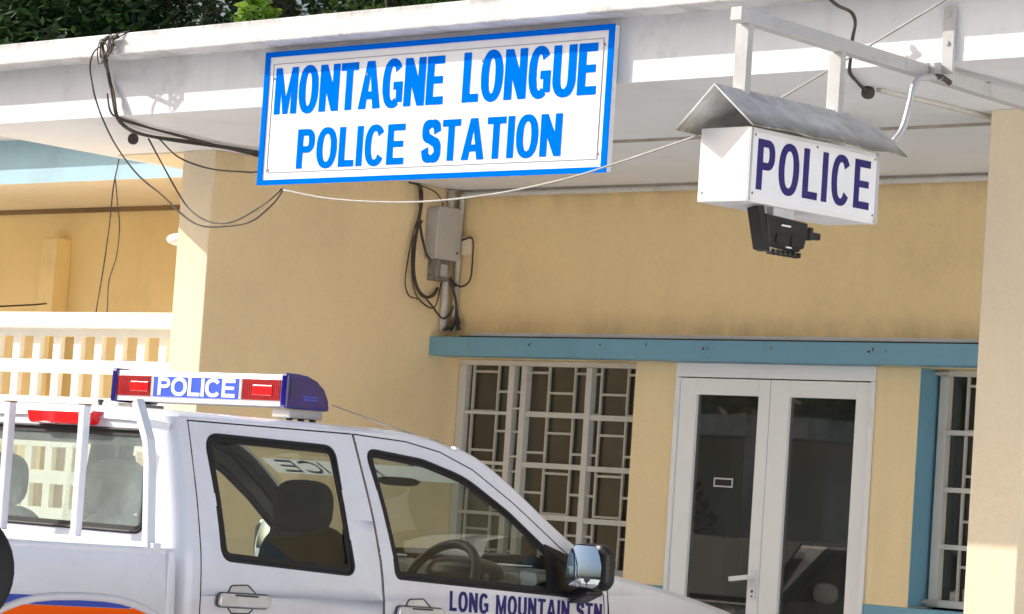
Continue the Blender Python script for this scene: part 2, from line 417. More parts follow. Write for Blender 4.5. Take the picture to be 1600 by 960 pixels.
def glyph(ch, s, h):
    """polygons of one capital letter, cap height 1; s = width of upright strokes, h = of level strokes; returns (polygons, width)"""
    if ch == 'I': return [rect(0, s, 0, 1)], s
    if ch == 'L': w = .72; return [rect(0, s, 0, 1), rect(s, w, 0, h)], w
    if ch == 'E':
        w = .78; return [rect(0, s, 0, 1), rect(s, w, 1-h, 1), rect(s, w*.93, .5-h*.42, .5+h*.5), rect(s, w, 0, h)], w
    if ch == 'T': w = .82; return [rect(0, w, 1-h, 1), rect(w/2-s/2, w/2+s/2, 0, 1-h)], w
    if ch == 'N':
        w = .62 + s; t = min(.62, .25 + s); return [rect(0, s, 0, 1), rect(w-s, w, 0, 1), [(s, 1), (s, 1-t), (w-s, 0), (w-s, t)]], w
    if ch == 'M':
        w = .80 + s; c = w / 2; a = s * .36
        return [rect(0, s*.92, 0, 1), rect(w-s*.92, w, 0, 1), [(s*.92, 1), (s*.92, .55), (c-a, 0), (c, 0), (c, .34)],
                [(w-s*.92, 1), (c, .34), (c, 0), (c+a, 0), (w-s*.92, .55)]], w
    if ch == 'A':
        w = .88 + s * .5; c = w / 2; q = s * 1.08; yi = .74; xi = lambda y: q + (c - q) * y / yi
        return [[(0, 0), (q, 0), (c, yi), (c, 1), (c-s*.55, 1)], [(w, 0), (c+s*.55, 1), (c, 1), (c, yi), (w-q, 0)],
                [(xi(.2), .2), (w-xi(.2), .2), (w-xi(.2+h), .2+h), (xi(.2+h), .2+h)]], w
    if ch == 'O': w = .96; return arc(w/2, .5, (w/2, .52), (w/2-s*1.02, .52-h), 0, 360, 36), w
    if ch == 'C': w = .92; return arc(w/2, .5, (w/2, .52), (w/2-s*1.02, .52-h), 36, 324, 28), w
    if ch == 'G':
        w = .95
        return arc(w/2, .5, (w/2, .52), (w/2-s*1.02, .52-h), 38, 305, 26) + [rect(w*.54, w*.99, .53-h, .53), rect(w*.99-s*.9, w*.99, .10, .53-h)], w
    if ch == 'U': w = .64 + s; return [rect(0, s, .36, 1), rect(w-s, w, .36, 1)] + arc(w/2, .36, (w/2, .38), (w/2-s, .38-h), 180, 360, 18), w
    if ch == 'P':
        w = .56 + s; ro = .30; cx = w - .34
        return [rect(0, s, 0, 1), rect(s, cx, 1-h, 1), rect(s, cx, .4, .4+h)] + arc(cx, .70, (w-cx, ro), (w-cx-s, ro-h), -90, 90, 14, 2.2), w
    if ch == 'S':
        w = .80
        cl = smooth_path([(p[0]*w, p[1], 0) for p in ((.84, .70), (.76, .86), (.50, .93), (.22, .87), (.13, .73), (.24, .60), (.50, .52), (.78, .43), (.88, .27), (.78, .12), (.50, .065), (.22, .13), (.13, .31))], 4)
        L = []; n = len(cl)
        for i in range(n):
            d = cl[min(i+1, n-1)] - cl[max(i-1, 0)]; d.normalize(); nn = Vector((-d.y, d.x, 0))
            th = h * abs(nn.y) + s * .95 * abs(nn.x)
            L.append(((cl[i] + nn*th/2)[:2], (cl[i] - nn*th/2)[:2]))
        return [[L[i][1], L[i+1][1], L[i+1][0], L[i][0]] for i in range(n-1)], w
    return [], .3

def letters(bm, text, fn, u0, u1, v0, v1, stem, level=.17, gap=.13, space=.42, thick=.0015, shear=0):
    """lay text between u0..u1 (baseline v0, cap line v1); stem = upright stroke width as a share of cap height after squeezing"""
    H = v1 - v0
    xs = 1.0
    for _ in range(6):
        g = [(glyph(c, stem / xs, level) if c != ' ' else ([], space)) for c in text]
        tot = sum(w for _, w in g) + gap / xs * (len(text) - 1) * xs
        xs = (u1 - u0) / (tot * H)
    u = 0; k = 0
    for polys, w in g:
        for p in polys:
            P = [(u0 + (u + x) * H * xs + shear * y * H, v0 + y * H) for x, y in p]
            ar = sum(P[i][0]*P[(i+1)%len(P)][1] - P[(i+1)%len(P)][0]*P[i][1] for i in range(len(P)))
            if abs(ar) < 1e-10: continue
            k += 1
            prism(bm, P, fn, 0, thick + (k % 5) * .00012)
        u += w + gap
# ================================================================== GROUND
bm = bmesh.new(); s = 400
f = [bm.verts.new(p) for p in ((-s, -s, -.18), (s, -s, -.18), (s, s, -.18), (-s, s, -.18))]; bm.faces.new(f)
struct(link('ground', bm, M['earth']))
bm = bmesh.new()
f = [bm.verts.new(p) for p in ((-16, -9.5, -.16), (12, -9.5, -.16), (12, .1, -.16), (-16, .1, -.16))]; bm.faces.new(f)
struct(link('forecourt', bm, M['conc']))
bm = bmesh.new()
f = [bm.verts.new(p) for p in ((-60, -18, -.172), (60, -18, -.172), (60, -9.6, -.172), (-60, -9.6, -.172))]; bm.faces.new(f)
struct(link('road', bm, M['asphalt']))
struct(link('porch_floor', B((-1.68, 3.10, -1.25, 0.0, -.17, 0.0)), M['conc'], bevel=.01))

# ================================================================== POLICE STATION
st = thing('police_station', 'cream police station building with flat white roof, white double door and light blue lintel', 'building', (0, 0, 0))
link('wall', B((-1.6795, 6.2, 0, .2, 2.12, 3.046), (3.0, 6.2, 0, .2, .98, 2.119)), M['cream'], st, label='cream front wall above the blue lintel')
each('pier', [(-.287, -.003, 0, .2, .98, 2.119), (1.268, 1.525, 0, .2, .98, 2.119)], M['creamlight'], st)
bm = B((-1.93, -1.68, -1.76, .205, -.17, 3.046)); bmesh.ops.recalc_face_normals(bm, faces=bm.faces[:])
for f in bm.faces: f.material_index = 1 if f.normal.y < -.5 else 0
link('side_wall', bm, [M['creamside'], M['pillar']], st, bevel=.006, label='cream porch side wall running back to the meter box')
link('base_band', B((-1.679, -.003, -.006, .2, -.17, .979), (1.268, 6.2, -.006, .2, -.17, .979)), M['blue'], st, label='light blue band at the foot of the wall')
link('window_reveal', B((1.5255, 1.529, .001, .2, .985, 2.118)), M['blue'], st, label='light blue window reveal')
lin = link('lintel', B((-1.679, 3.6, -.147, -.001, 2.124, 2.226)), M['blue'], st, bevel=.004, label='long light blue lintel over the door and windows')
link('ledge', B((-1.44, 3.6, -.07, -.001, 2.2265, 2.256)), M['fascia'], lin, bevel=.003)
link('shadow_gap', B((-1.46, 3.6, -.135, -.0705, 2.2263, 2.2335)), M['dark'], lin)
chip_ = paint('rusty_chip', (.10, .05, .035), .9, var=.4)
for x, w_ in ((-.93, .012), (-.915, .006), (-.42, .01), (.28, .012), (.31, .006), (1.31, .022), (1.34, .01), (1.42, .006), (-.1, .008), (.72, .006)):
    z = 2.19 + random.uniform(-.012, .012); h_ = random.uniform(.008, .018); bm = bmesh.new()
    prism(bm, [(x, z), (x + w_, z - .004), (x + w_ * .8, z + h_), (x + w_ * .2, z + h_ * .8)], lambda u, v, d: (u, -.1472 - d, v), 0, .001)
    link('paint_chip', bm, chip_, lin)
# right-hand porch pillar
link('pillar', B((3.093, 3.338, -1.76, -1.50, -.17, 3.046)), M['pillar'], st, bevel=.006, label='pale square porch pillar, sunlit at its foot')
rs_ = paint('rust_spot', (.18, .1, .05), .9)
for x, z in ((3.316, 2.69), (3.318, 2.53)):
    bm = bmesh.new(); lathe(bm, [(.001, -.0012), (.006, -.001), (.006, .0)], (x, -1.7605, z), 'Y', 8); link('bolt_hole', bm, rs_, st)
# roof
bm = bmesh.new()
poly = [(-2.45, -2.84), (6.2, -2.84), (6.2, 5), (-2.72, 5), (-2.66, -1.2)]
prism(bm, poly, lambda u, v, d: (u, v, d), 3.045, 3.36)
bmesh.ops.recalc_face_normals(bm, faces=bm.faces[:])
for f in bm.faces: f.material_index = 1 if f.normal.z < -.5 else 0
roof = link('roof', bm, [M['fascia'], M['soffit']], st, label='flat white concrete roof slab with shaded soffit')
bm = B((-2.52, 6.26, -2.985, -2.66, 3.307, 3.408))
prism(bm, [(-2.42, -2.66), (-2.28, -2.66), (-2.50, 5.02), (-2.70, 5.02), (-2.64, -1.2)], lambda u, v, d: (u, v, d), 3.311, 3.411)
link('roof_rim', bm, M['roofwhite'], roof, bevel=.006, label='stained white projecting rim of the roof')
bm = bmesh.new()
prism(bm, [(-2.475, -1.755), (-1.935, -1.755), (-1.935, -.01), (-2.565, -.01), (-2.548, -1.2)], lambda u, v, d: (u, v, d), 3.038, 3.0448)
link('bounce_lit_soffit', bm, M['pillar'], roof, label='strip of soffit tinted cream for bounced light beside the side wall')  # thin panel whose cream colour paints in bounced light on the soffit
link('soffit_joint', B((-1.2, 2.95, -1.462, -1.44, 3.034, 3.0448), (-1.6, 3.09, -.022, -.001, 3.034, 3.0448)), paint('soffit_joint_grime', (.42, .37, .31), .9, var=.3, var_scale=6), roof)

# room behind the glass
bm = bmesh.new()
x0, x1, y0, y1, z0, z1 = -1.7, 6.0, .21, 3.4, .01, 2.9
box(bm, x0, x1, y1, y1 + .1, z0, z1); box(bm, x0 - .1, x0, y0, y1, z0, z1); box(bm, x1, x1 + .1, y0, y1, z0, z1)
box(bm, -.62, -.52, 1.2, y1 - .01, z0, z1 - .01)
link('interior_wall', bm, M['room'], st)
link('interior_floor', B((x0, x1, .2, y1, -.15, .005)), M['dark'], st)
link('interior_ceiling', B((x0, x1, .2, y1, 2.905, 2.98)), M['room'], st)
link('counter', B((.2, 2.6, 2.0, 2.5, .01, 1.0), (.15, 2.65, 1.95, 2.55, 1.0, 1.04)), M['dark'], st)

# double door
dr = link('door', B((.0, 1.2655, -.014, .06, 2.05, 2.122), (.0, .0215, -.014, .06, .0, 2.0495), (1.2405, 1.2655, -.014, .06, .0, 2.0495)), M['door'], st, bevel=.004, label='white glazed double door')
def leaf(x0, x1, gx0, gx1):
    f = link('leaf', B((x0, gx0, .002, .05, .03, 2.044), (gx1, x1, .002, .05, .03, 2.044), (gx0, gx1, .002, .05, 1.961, 2.044), (gx0, gx1, .002, .05, .03, .28)), M['door'], dr, bevel=.003)
    return f
leaf(.0235, .611, .133, .538)
leaf(.615, 1.2385, .734, 1.147)
each('glass', [(.1335, .5375, .022, .028, .2805, 1.9605), (.7345, 1.1465, .022, .028, .2805, 1.9605)], M['doorpane'], dr)
bm = B((.566, .596, -.008, .0015, .955, 1.10))
bar(bm, (.58, -.045, 1.062), (.465, -.05, 1.045), .018, .024)
bar(bm, (.58, .0, 1.064), (.58, -.045, 1.062), .02, .022)
link('handle', bm, M['white'], dr, bevel=.004, label='white lever handle')
bm = bmesh.new(); lathe(bm, [(.007, -.0095), (.007, -.008)], (.581, 0, .992), 'Y', 10); lathe(bm, [(.005, -.0095), (.005, -.008)], (.581, 0, .968), 'Y', 10)
link('keyhole', bm, M['black'], dr)
each('hinge', [(.003, .02, -.02, -.0145, 1.84, 1.93), (1.243, 1.262, -.02, -.0145, 1.83, 1.92)], M['frame'], dr, .002)
bm = B((.268, .392, .0185, .0215, 1.538, 1.545), (.268, .392, .0185, .0215, 1.499, 1.506), (.268, .275, .0185, .0215, 1.506, 1.538), (.385, .392, .0185, .0215, 1.506, 1.538))
link('glass_label', bm, paint('label_edge', (.6, .6, .58), .5), dr, label='small pale-edged label on the glass')
link('glass_label', B((.2755, .3845, .0195, .0215, 1.5065, 1.5375)), M['black'], dr)

def lattice(name, x0, x1, z0, z1, y, parent, px=.19, pz=.215, off=0):
    bm = bmesh.new(); r = .0065
    n = int((x1 - x0) / px) + 1
    for i in range(n + 1):
        x = min(x0 + off + i * px, x1)
        box(bm, x - r, x + r, y - r, y + r, z0, z1)
        if i < n:
            z = z0 + (pz * .25 if i % 2 else pz * .75)
            xe = min(x + px, x1)
            while z < z1 and xe - x > .03:
                box(bm, x + r, xe - r, y - r * .8, y + r * .8, z - r, z + r); z += pz
    return link(name, bm, M['bars'], parent)

def window(x0, x1, z0, z1, y, stiles, rails, label):
    """steel window: outer frame, thick stiles (x, half-width) and rails (z, half-height) between them"""
    bm = B((x0, x1, y, y + .045, z1 - .028, z1), (x0, x1, y, y + .045, z0, z0 + .035))
    zs0, zs1 = z0 + .0355, z1 - .0285
    for x, hw in stiles: box(bm, x - hw, x + hw, y - .006, y + .04, zs0, zs1)
    for a, b, hh, zz in rails:
        for z in zz: box(bm, a, b, y + .001, y + .034, z - hh, z + hh)
    w = link('window', bm, M['steel'], st, bevel=.003, label=label)
    return w
wl = window(-1.679, -.288, 1.0, 2.119, .10,
    [(-1.648, .028), (-1.273, .02), (-1.177, .02), (-.7015, .02), (-.315, .026)],
    [(-1.6195, -1.2935, .009, (1.832, 1.559, 1.285)), (-1.2525, -1.1975, .006, (1.86, 1.60, 1.33)),
     (-1.1565, -.722, .0145, (1.832, 1.559, 1.285)), (-.681, -.3415, .0145, (1.826, 1.555, 1.28))], 'white steel window with burglar bars beside the side wall')
link('pane', B((-1.675, -.29, .136, .140, 1.036, 2.09)), M['pane'], wl)
lattice('burglar_bars', -1.60, -.34, 1.036, 2.09, .123, wl, off=.02)
link('sill', B((-1.679, -.288, .001, .10, .9795, 1.0)), M['blue'], wl)
wr = window(1.5295, 2.95, .99, 2.119, .13, [(1.575, .024), (2.0, .02), (2.45, .02), (2.92, .026)],
    [(1.60, 1.979, .012, (1.822, 1.549, 1.278)), (2.021, 2.429, .012, (1.822, 1.549, 1.278)), (2.471, 2.893, .012, (1.822, 1.549, 1.278))], 'white steel window in a light blue recess, partly behind the pillar')
link('pane', B((1.55, 2.94, .166, .170, 1.026, 2.09)), M['pane'], wr)
lattice('burglar_bars', 1.70, 2.89, 1.026, 2.09, .153, wr, px=.10)
each('catch', [(1.535, 1.60, .10, .129, 2.096, 2.108), (1.53, 1.60, .10, .129, 1.004, 1.016)], M['grey'], wr)

# ================================================================== LEFT WING
wg = thing('verandah_wing', 'ochre verandah wing with blue edged canopy and pierced white block screen', 'building', (-5, 0, 0))
link('wall', B((-9.5, -1.931, .0, .2, -.17, 3.014)), M['ochre'], wg)
link('pilaster', B((-5.255, -5.105, -.12, -.001, .0, 2.815)), M['ochre'], wg, bevel=.004)
bm = B((-9.5, -2.66, -1.1, .2, 3.0145, 3.285))
bmesh.ops.recalc_face_normals(bm, faces=bm.faces[:])
for f in bm.faces: f.material_index = 1 if f.normal.z < -.5 else 0
cn = link('canopy', bm, [M['paleblue'], M['pillar']], wg, label='light blue concrete canopy, sunlit along its lower edge')
link('canopy_rim', B((-9.52, -2.67, -1.245, -.8, 3.274, 3.345)), M['roofwhite'], cn, bevel=.005)
link('wall_joint', B((-9.4, -1.935, -.02, -.001, 2.985, 3.0135)), paint('dark_brown_joint', (.26, .17, .08), .9, var=.3), wg)  # dark brown strip along the joint of wall and canopy
# block screen
bm = bmesh.new(); t0, t1 = -1.0, -.962
px_, pz_, hw_, hh_ = .1915, .213, .128, .135
xs = [-1.99 - i * px_ for i in range(36)]
zrow = [1.999 - j * pz_ for j in range(9)]
zedges = [2.177] + sum([[z + hh_, z] for z in zrow], []) + [-.16]
for a, b in zip(zedges[0::2], zedges[1::2]): box(bm, -9.0, -1.932, t0, t1, b, a)
for z in zrow:
    xr = -1.932
    for x in xs:
        box(bm, x, xr, t0 + .0015, t1 - .0015, z, z + hh_); xr = x - hw_
    box(bm, -9.0, xr, t0 + .0015, t1 - .0015, z, z + hh_)
scn = link('block_screen', bm, M['screen'], wg, label='pierced white breeze block screen')
link('rail', B((-9.0, -1.933, -1.075, -.88, 2.1775, 2.267)), M['screen'], scn, bevel=.006, label='white concrete rail capping the screen')

# ================================================================== STATION SIGN
sg = thing('station_sign', 'large white sign with blue border reading MONTAGNE LONGUE POLICE STATION on the roof edge', 'sign', (1.0, -2.85, 2.69))
SX0, SX1, SZ0, SZ1 = -.042, 2.049, 2.688, 3.276
link('board', B((SX0, SX1, -2.874, -2.8445, SZ0, SZ1)), M['signwhite'], sg)
def frame_boxes(x0, x1, z0, z1, w, ya, yb, s=None):
    s = s or w
    return B((x0, x1, ya, yb, z1 - w, z1), (x0, x1, ya, yb, z0, z0 + w), (x0, x0 + s, ya, yb, z0 + w, z1 - w), (x1 - s, x1, ya, yb, z0 + w, z1 - w))
link('border', frame_boxes(SX0 - .004, SX1 + .004, SZ0 - .004, SZ1 + .004, .0225, -2.879, -2.8742, .031), M['signblue'], sg, label='bright blue border')
link('inner_line', frame_boxes(SX0 + .052, SX1 - .052, SZ0 + .050, SZ1 - .05, .0022, -2.8765, -2.8742), paint('thin_grey_line', (.28, .30, .36), .5), sg)
fs = lambda u, v, d: (u, -2.8743 - d, v)
bm = bmesh.new()
letters(bm, 'MONTAGNE', fs, .030, 1.096, 2.999, 3.206, .205, .165, .075)
letters(bm, 'LONGUE', fs, 1.210, 1.966, 3.000, 3.210, .205, .165, .085)
letters(bm, 'POLICE', fs, .203, .882, 2.752, 2.926, .215, .165, .11)
letters(bm, 'STATION', fs, .994, 1.795, 2.758, 2.932, .215, .165, .10)
link('lettering', bm, M['signblue'], sg, label='bold blue capitals MONTAGNE LONGUE POLICE STATION')
rust_ = paint('rusty_screw', (.28, .20, .14), .6)
for x, z in ((.7, 3.262), (1.4, 2.70), (.02, 3.16), (1.32, 3.17), (2.0, 3.2), (.62, 3.15), (.021, 2.75), (2.0, 2.76)):
    bm = bmesh.new(); lathe(bm, [(.006, -.0022), (.006, 0)], (x, -2.8743, z), 'Y', 8); link('screw', bm, rust_, sg)

# ================================================================== HANGING BOX SIGN
bs = thing('hanging_police_sign', 'white box sign with small pitched metal roof reading POLICE, hung from a steel arm', 'sign', (3.595, -3.6, 2.4))
link('cabinet', B((3.485, 3.70, -3.976, -3.268, 2.405, 2.655)), M['cabinet'], bs, bevel=.003)
link('face_panel', B((3.7002, 3.7035, -3.962, -3.284, 2.424, 2.640)), M['signwhite'], bs)
fb = lambda u, v, d: (3.7037 + d, u, v)
bm = bmesh.new(); letters(bm, 'POLICE', fb, -3.936, -3.319, 2.449, 2.619, .17, .15, .21)
link('lettering', bm, M['navy'], bs, label='navy capitals POLICE')
bm = bmesh.new(); letters(bm, 'POLICE', lambda u, v, d: (3.4848 - d, -7.255 - u, v), -3.936, -3.319, 2.449, 2.619, .17, .15, .21)
link('lettering', bm, M['navy'], bs)
each('face_edge', [(3.7002, 3.706, -3.284, -3.269, 2.407, 2.653), (3.7002, 3.7045, -3.975, -3.9625, 2.407, 2.653)], M['metal'], bs)
for y, z in ((-3.952, 2.434), (-3.952, 2.630), (-3.294, 2.434), (-3.294, 2.630), (-3.62, 2.631)):
    bm = bmesh.new(); lathe(bm, [(.0045, .0), (.0045, .0016)], (3.7036, y, z), 'X', 8); link('screw', bm, rust_, bs)
bm = bmesh.new(); lathe(bm, [(.004, -.001), (.004, .0)], (3.505, -3.9765, 2.435), 'Y', 8); link('screw', bm, rust_, bs)
bm = bmesh.new(); ra, rb = -4.052, -3.205; rz = 2.787
for ex, ez in ((3.771, 2.646), (3.438, 2.642)):
    n = Vector((ez - rz, 0, -(ex - 3.595))).normalized(); n = n if n.z > 0 else -n
    N = 9; prev = None
    for k in range(N):                      # a few gentle dents along the eave
        y = ra + (rb - ra) * k / (N - 1); w = .004 * math.sin(k * 2.3 + ex)
        row = [bm.verts.new(p) for p in ((3.595, y, rz), (3.595 + n.x*.0, y, rz + .006), (ex + n.x*.006, y, ez + n.z*.006 + w), (ex, y, ez + w))]
        if prev:
            for q in range(4): bm.faces.new((prev[q], prev[(q+1) % 4], row[(q+1) % 4], row[q]))
        else: bm.faces.new(row[::-1])
        prev = row
    bm.faces.new(prev)
m, nt, out = nt_new('mossy_galvanised_sheet')
bd = nt.nodes.new('ShaderNodeBsdfPrincipled'); bd.inputs['Roughness'].default_value = .55
c = ramp(nt, noise(nt, 9, 7, .65), [(.35, (.44, .43, .41)), (.65, (.72, .72, .71))])
tc = nt.nodes.new('ShaderNodeTexCoord'); sp = nt.nodes.new('ShaderNodeSeparateXYZ'); nt.links.new(tc.outputs['Object'], sp.inputs[0])
mr = nt.nodes.new('ShaderNodeMapRange'); mr.inputs[1].default_value = 2.705; mr.inputs[2].default_value = 2.642; nt.links.new(sp.outputs['Z'], mr.inputs[0])
nn = ramp(nt, noise(nt, 16, 6, .7), [(.25, .25), (.5, 1.0)])
ma = nt.nodes.new('ShaderNodeMath'); ma.operation = 'MULTIPLY'; nt.links.new(mr.outputs[0], ma.inputs[0]); nt.links.new(nn, ma.inputs[1])
c = mix(nt, ma.outputs[0], c, (.15, .14, .085)); nt.links.new(c, bd.inputs['Base Color']); nt.links.new(bd.outputs[0], out.inputs['Surface'])
link('pitched_roof', bm, m, bs, label='small pitched sheet metal roof with mossy eaves')
link('post', B((3.556, 3.612, -3.912, -3.884, 2.772, 3.018)), M['arm'], bs, bevel=.002)
link('post', B((3.556, 3.612, -3.402, -3.374, 2.772, 3.0)), M['arm'], bs, bevel=.002)
bm = bmesh.new(); bar(bm, (3.595, -3.962, 3.043), (3.595, -1.2, 2.942), .05, .047)
arm_ = link('arm', bm, M['arm'], bs, bevel=.003, label='long whitewashed steel arm running back under the roof')
bm = B((3.64, 3.692, -2.858, -2.841, 3.0, 3.245), (3.622, 3.645, -2.90, -2.80, 2.99, 3.034))
for z in (3.11, 3.215): lathe(bm, [(.009, -.006), (.009, 0)], (3.664, -2.858, z), 'Y', 8)
link('bracket', bm, M['arm'], bs, bevel=.002)
each('arm_strap', [(3.5685, 3.6215, y, y + .006, 3.0125 + (y + 3.0) * -.036 - .026, 3.0125 + (y + 3.0) * -.036 + .026) for y in (-3.04, -2.52)], M['grey'], bs)

# floodlight below the box
FY, FZ = -.018, .008
fl = thing('floodlight', 'black floodlight bolted beneath the hanging box sign', 'lamp', (3.6, -3.65, 2.4))
bm = bmesh.new(); fy = lambda u, v, d: (d, u + FY, v + FZ)
prism(bm, [(-3.825, 2.372), (-3.80, 2.268), (-3.635, 2.258), (-3.605, 2.29), (-3.595, 2.362)], fy, 3.64, 3.68)
for k in range(6): box(bm, 3.642, 3.678, -3.79 + k * .028, -3.778 + k * .028, 2.247, 2.266)
link('housing', bm, M['flood'], fl, bevel=.008)
bm = B((3.645, 3.675, -3.596, -3.575, 2.315, 2.36), (3.648, 3.672, -3.575, -3.53, 2.32, 2.345)); link('junction_box', bm, M['flood'], fl, bevel=.006)
bm = bmesh.new(); prism(bm, [(-3.875, 2.385), (-3.845, 2.395), (-3.80, 2.245), (-3.83, 2.25)], fy, 3.636, 3.685); link('yoke', bm, M['flood'], fl)
link('plate', B((3.645, 3.675, -3.80, -3.69, 2.365, 2.4045)), M['metal'], fl)
each('rating_label', [(3.681, 3.6822, -3.76, -3.71, 2.345, 2.351), (3.681, 3.6822, -3.73, -3.70, 2.274, 2.279)], M['white'], fl)
bm = bmesh.new()
for y0 in (-3.785, -3.705): prism(bm, roundpoly([(y0, 2.282), (y0 + .07, 2.278), (y0 + .072, 2.318), (y0, 2.32)], .012, 3), lambda u, v, d: (3.6803 + d, u, v), 0, .003)
link('side_panel', bm, M['black'], fl)

# ================================================================== SMALL FITTINGS
mb = thing('meter_box', 'grey electricity box on the porch side wall with wires below', 'utility box', (-1.66, -.14, 2.5))
bm = bmesh.new(); prism(bm, roundpoly([(-.235, 2.645), (-.045, 2.645), (-.045, 2.935), (-.235, 2.935)], [.01, .01, .035, .035], 4), lambda u, v, d: (d, u, v), -1.679, -1.585)
link('case', bm, M['grey'], mb, bevel=.006)
link('terminal_cover', B((-1.679, -1.61, -.20, -.09, 2.53, 2.6445)), paint('dark_terminal', (.24, .22, .19), .6, var=.5, var_scale=30), mb, bevel=.004)
link('terminal_block', B((-1.6095, -1.60, -.17, -.12, 2.555, 2.62)), M['grey'], mb, bevel=.003)
bm = bmesh.new(); lathe(bm, [(.007, 0), (.007, .004)], (-1.585, -.075, 2.69), 'X', 8); link('seal', bm, paint('red_seal', (.3, .05, .03), .5), mb)
bm = bmesh.new(); tube(bm, [(-1.655, -.075, 2.262), (-1.655, -.075, 3.04)], .02, 12)
tag(link('conduit', bm, M['pipe']), 'white vertical conduit behind the grey electricity box', 'conduit')
bm = bmesh.new(); tube(bm, [(-1.622, -.024, 2.262), (-1.622, -.024, 3.0), (-1.616, -.024, 3.012), (-1.60, -.024, 3.018), (3.09, -.024, 3.018)], .015, 10)
tag(link('conduit', bm, M['pipe']), 'white conduit rising in the porch corner and running along the wall top', 'conduit')
bm = B((-1.60, -1.525, -.035, -.001, 2.685, 2.785)); tag(link('junction_box', bm, M['pillar'], bevel=.005), 'small beige junction box beside the white corner conduit', 'utility box')
bl = thing('bulkhead_lamp', 'white oval bulkhead lamp on the left face of the side wall', 'lamp', (-1.94, -1.66, 2.62))
bm = bmesh.new(); blob(bm, (-2.03, -1.64, 2.60), (.10, .07, .035), 2.2, 18, 10); link('cover', bm, M['lampwhite'], bl)
bm = B((-1.955, -1.931, -1.70, -1.58, 2.55, 2.64)); link('base', bm, M['grey'], bl, bevel=.004)
bm = bmesh.new(); blob(bm, (-1.585, -2.37, 3.015), (.026, .026, .028), 2.2, 14, 8)
tag(link('cable_clamp', bm, M['cable']), 'dark knob-like clamp on the soffit where the wires divide', 'clamp')
bm = bmesh.new(); blob(bm, (2.995, -2.44, 3.022), (.026, .026, .026), 2.3, 14, 8)
tag(link('cable_rosette', bm, M['cable']), 'dark round rosette on the soffit behind the steel arm', 'clamp')
bm = bmesh.new(); bar(bm, (3.015, -2.40, 3.036), (3.0, -1.55, 3.036), .026, .016)
tag(link('cable_trunking', bm, M['pipe'], bevel=.003), 'straight white trunking running back from the round rosette', 'conduit')

# ================================================================== CABLES
def cable(paths, r, label, mat='cable', name='cable', cat='cable', n=7):
    r *= .86
    bm = bmesh.new()
    for p in paths:
        S_ = smooth_path(p, n); ph = random.uniform(0, 6)
        S_ = [q + Vector((math.sin(i * .23 + ph), math.sin(i * .31 + ph * 2) * .5, math.sin(i * .27 + ph * 3))) * (.0032 if 0 < i < len(S_) - 1 and mat == 'cable' and r < .0085 else 0) for i, q in enumerate(S_)]
        tube(bm, S_, [r * (1 + .08 * math.sin(i * .5 + ph)) for i in range(len(S_))], 7)
    tag(link(name, bm, M[mat]), label, cat)
W_bundle = [(-0.950,-3.005,3.386), (-1.054,-3.005,3.380), (-1.064,-3.005,3.341), (-1.032,-3.005,3.279), (-1.174,-2.870,3.237), (-1.133,-2.870,3.138), (-1.099,-2.870,3.057), (-1.181,-2.774,3.025), (-1.410,-2.496,3.025), (-1.464,-2.299,3.025), (-1.438,-2.075,3.025), (-1.386,-1.740,3.025), (-1.345,-1.604,3.025)]
W_bundle2 = [(-0.979,-3.005,3.352), (-1.023,-3.005,3.324), (-1.043,-3.005,3.289), (-1.179,-2.875,3.255), (-1.138,-2.875,3.152), (-1.098,-2.875,3.056), (-1.106,-2.827,3.030), (-1.257,-2.509,3.030), (-1.336,-2.203,3.030), (-1.488,-1.651,3.030), (-1.492,-1.473,3.030)]
W_loop = [(-1.043,-3.005,3.367), (-1.126,-3.000,3.330), (-1.158,-2.995,3.257), (-1.135,-2.989,3.166), (-1.109,-2.984,3.099), (-1.058,-2.978,3.007), (-0.960,-2.969,2.891), (-0.793,-2.957,2.747), (-0.632,-2.947,2.649), (-0.496,-2.939,2.565), (-0.364,-2.932,2.511), (-0.216,-2.925,2.498), (-0.032,-2.915,2.513), (0.099,-2.906,2.592), (0.161,-2.900,2.659)]
W_loop2 = [(-1.615,-2.250,3.034), (-1.409,-2.333,2.911), (-1.073,-2.472,2.713), (-0.884,-2.543,2.624), (-0.647,-2.620,2.560), (-0.396,-2.698,2.547), (-0.073,-2.812,2.601), (0.148,-2.900,2.660)]
W_swag = [(-1.597,-2.200,3.040), (-1.325,-2.284,2.930), (-0.950,-2.389,2.846), (-0.599,-2.488,2.806), (-0.449,-2.532,2.802), (-0.227,-2.600,2.817)]
W_drop = [(-2.853,-1.450,3.072), (-2.966,-1.383,2.939), (-3.090,-1.294,2.757), (-3.254,-1.188,2.538), (-3.453,-1.060,2.265)]
W_drop2 = [(-2.937,-1.400,2.972), (-2.980,-1.335,2.839), (-3.020,-1.279,2.722), (-3.121,-1.206,2.571), (-3.258,-1.139,2.435), (-3.354,-1.060,2.265)]
W_white = [(0.161,-2.900,2.656), (0.626,-3.028,2.591), (1.304,-3.223,2.540), (1.934,-3.420,2.531), (2.524,-3.620,2.551), (2.898,-3.756,2.581), (3.213,-3.876,2.608), (3.473,-3.980,2.631)]
W_stay = [(3.020,-2.990,2.922), (3.390,-2.990,3.084), (3.770,-2.990,3.253)]
W_black = [(3.178,-3.005,3.310), (3.217,-2.987,3.277), (3.248,-2.975,3.258), (3.290,-2.959,3.234), (3.302,-2.943,3.193), (3.286,-2.926,3.145), (3.263,-2.900,3.074), (3.193,-2.817,3.030), (3.074,-2.610,3.030), (3.000,-2.448,3.030)]
W_flex = [(3.660,-3.139,2.714), (3.660,-3.085,2.776), (3.660,-3.055,2.867), (3.660,-3.038,2.927), (3.660,-3.010,2.957), (3.660,-2.950,2.972), (3.660,-2.881,2.983), (3.660,-2.825,2.970)]
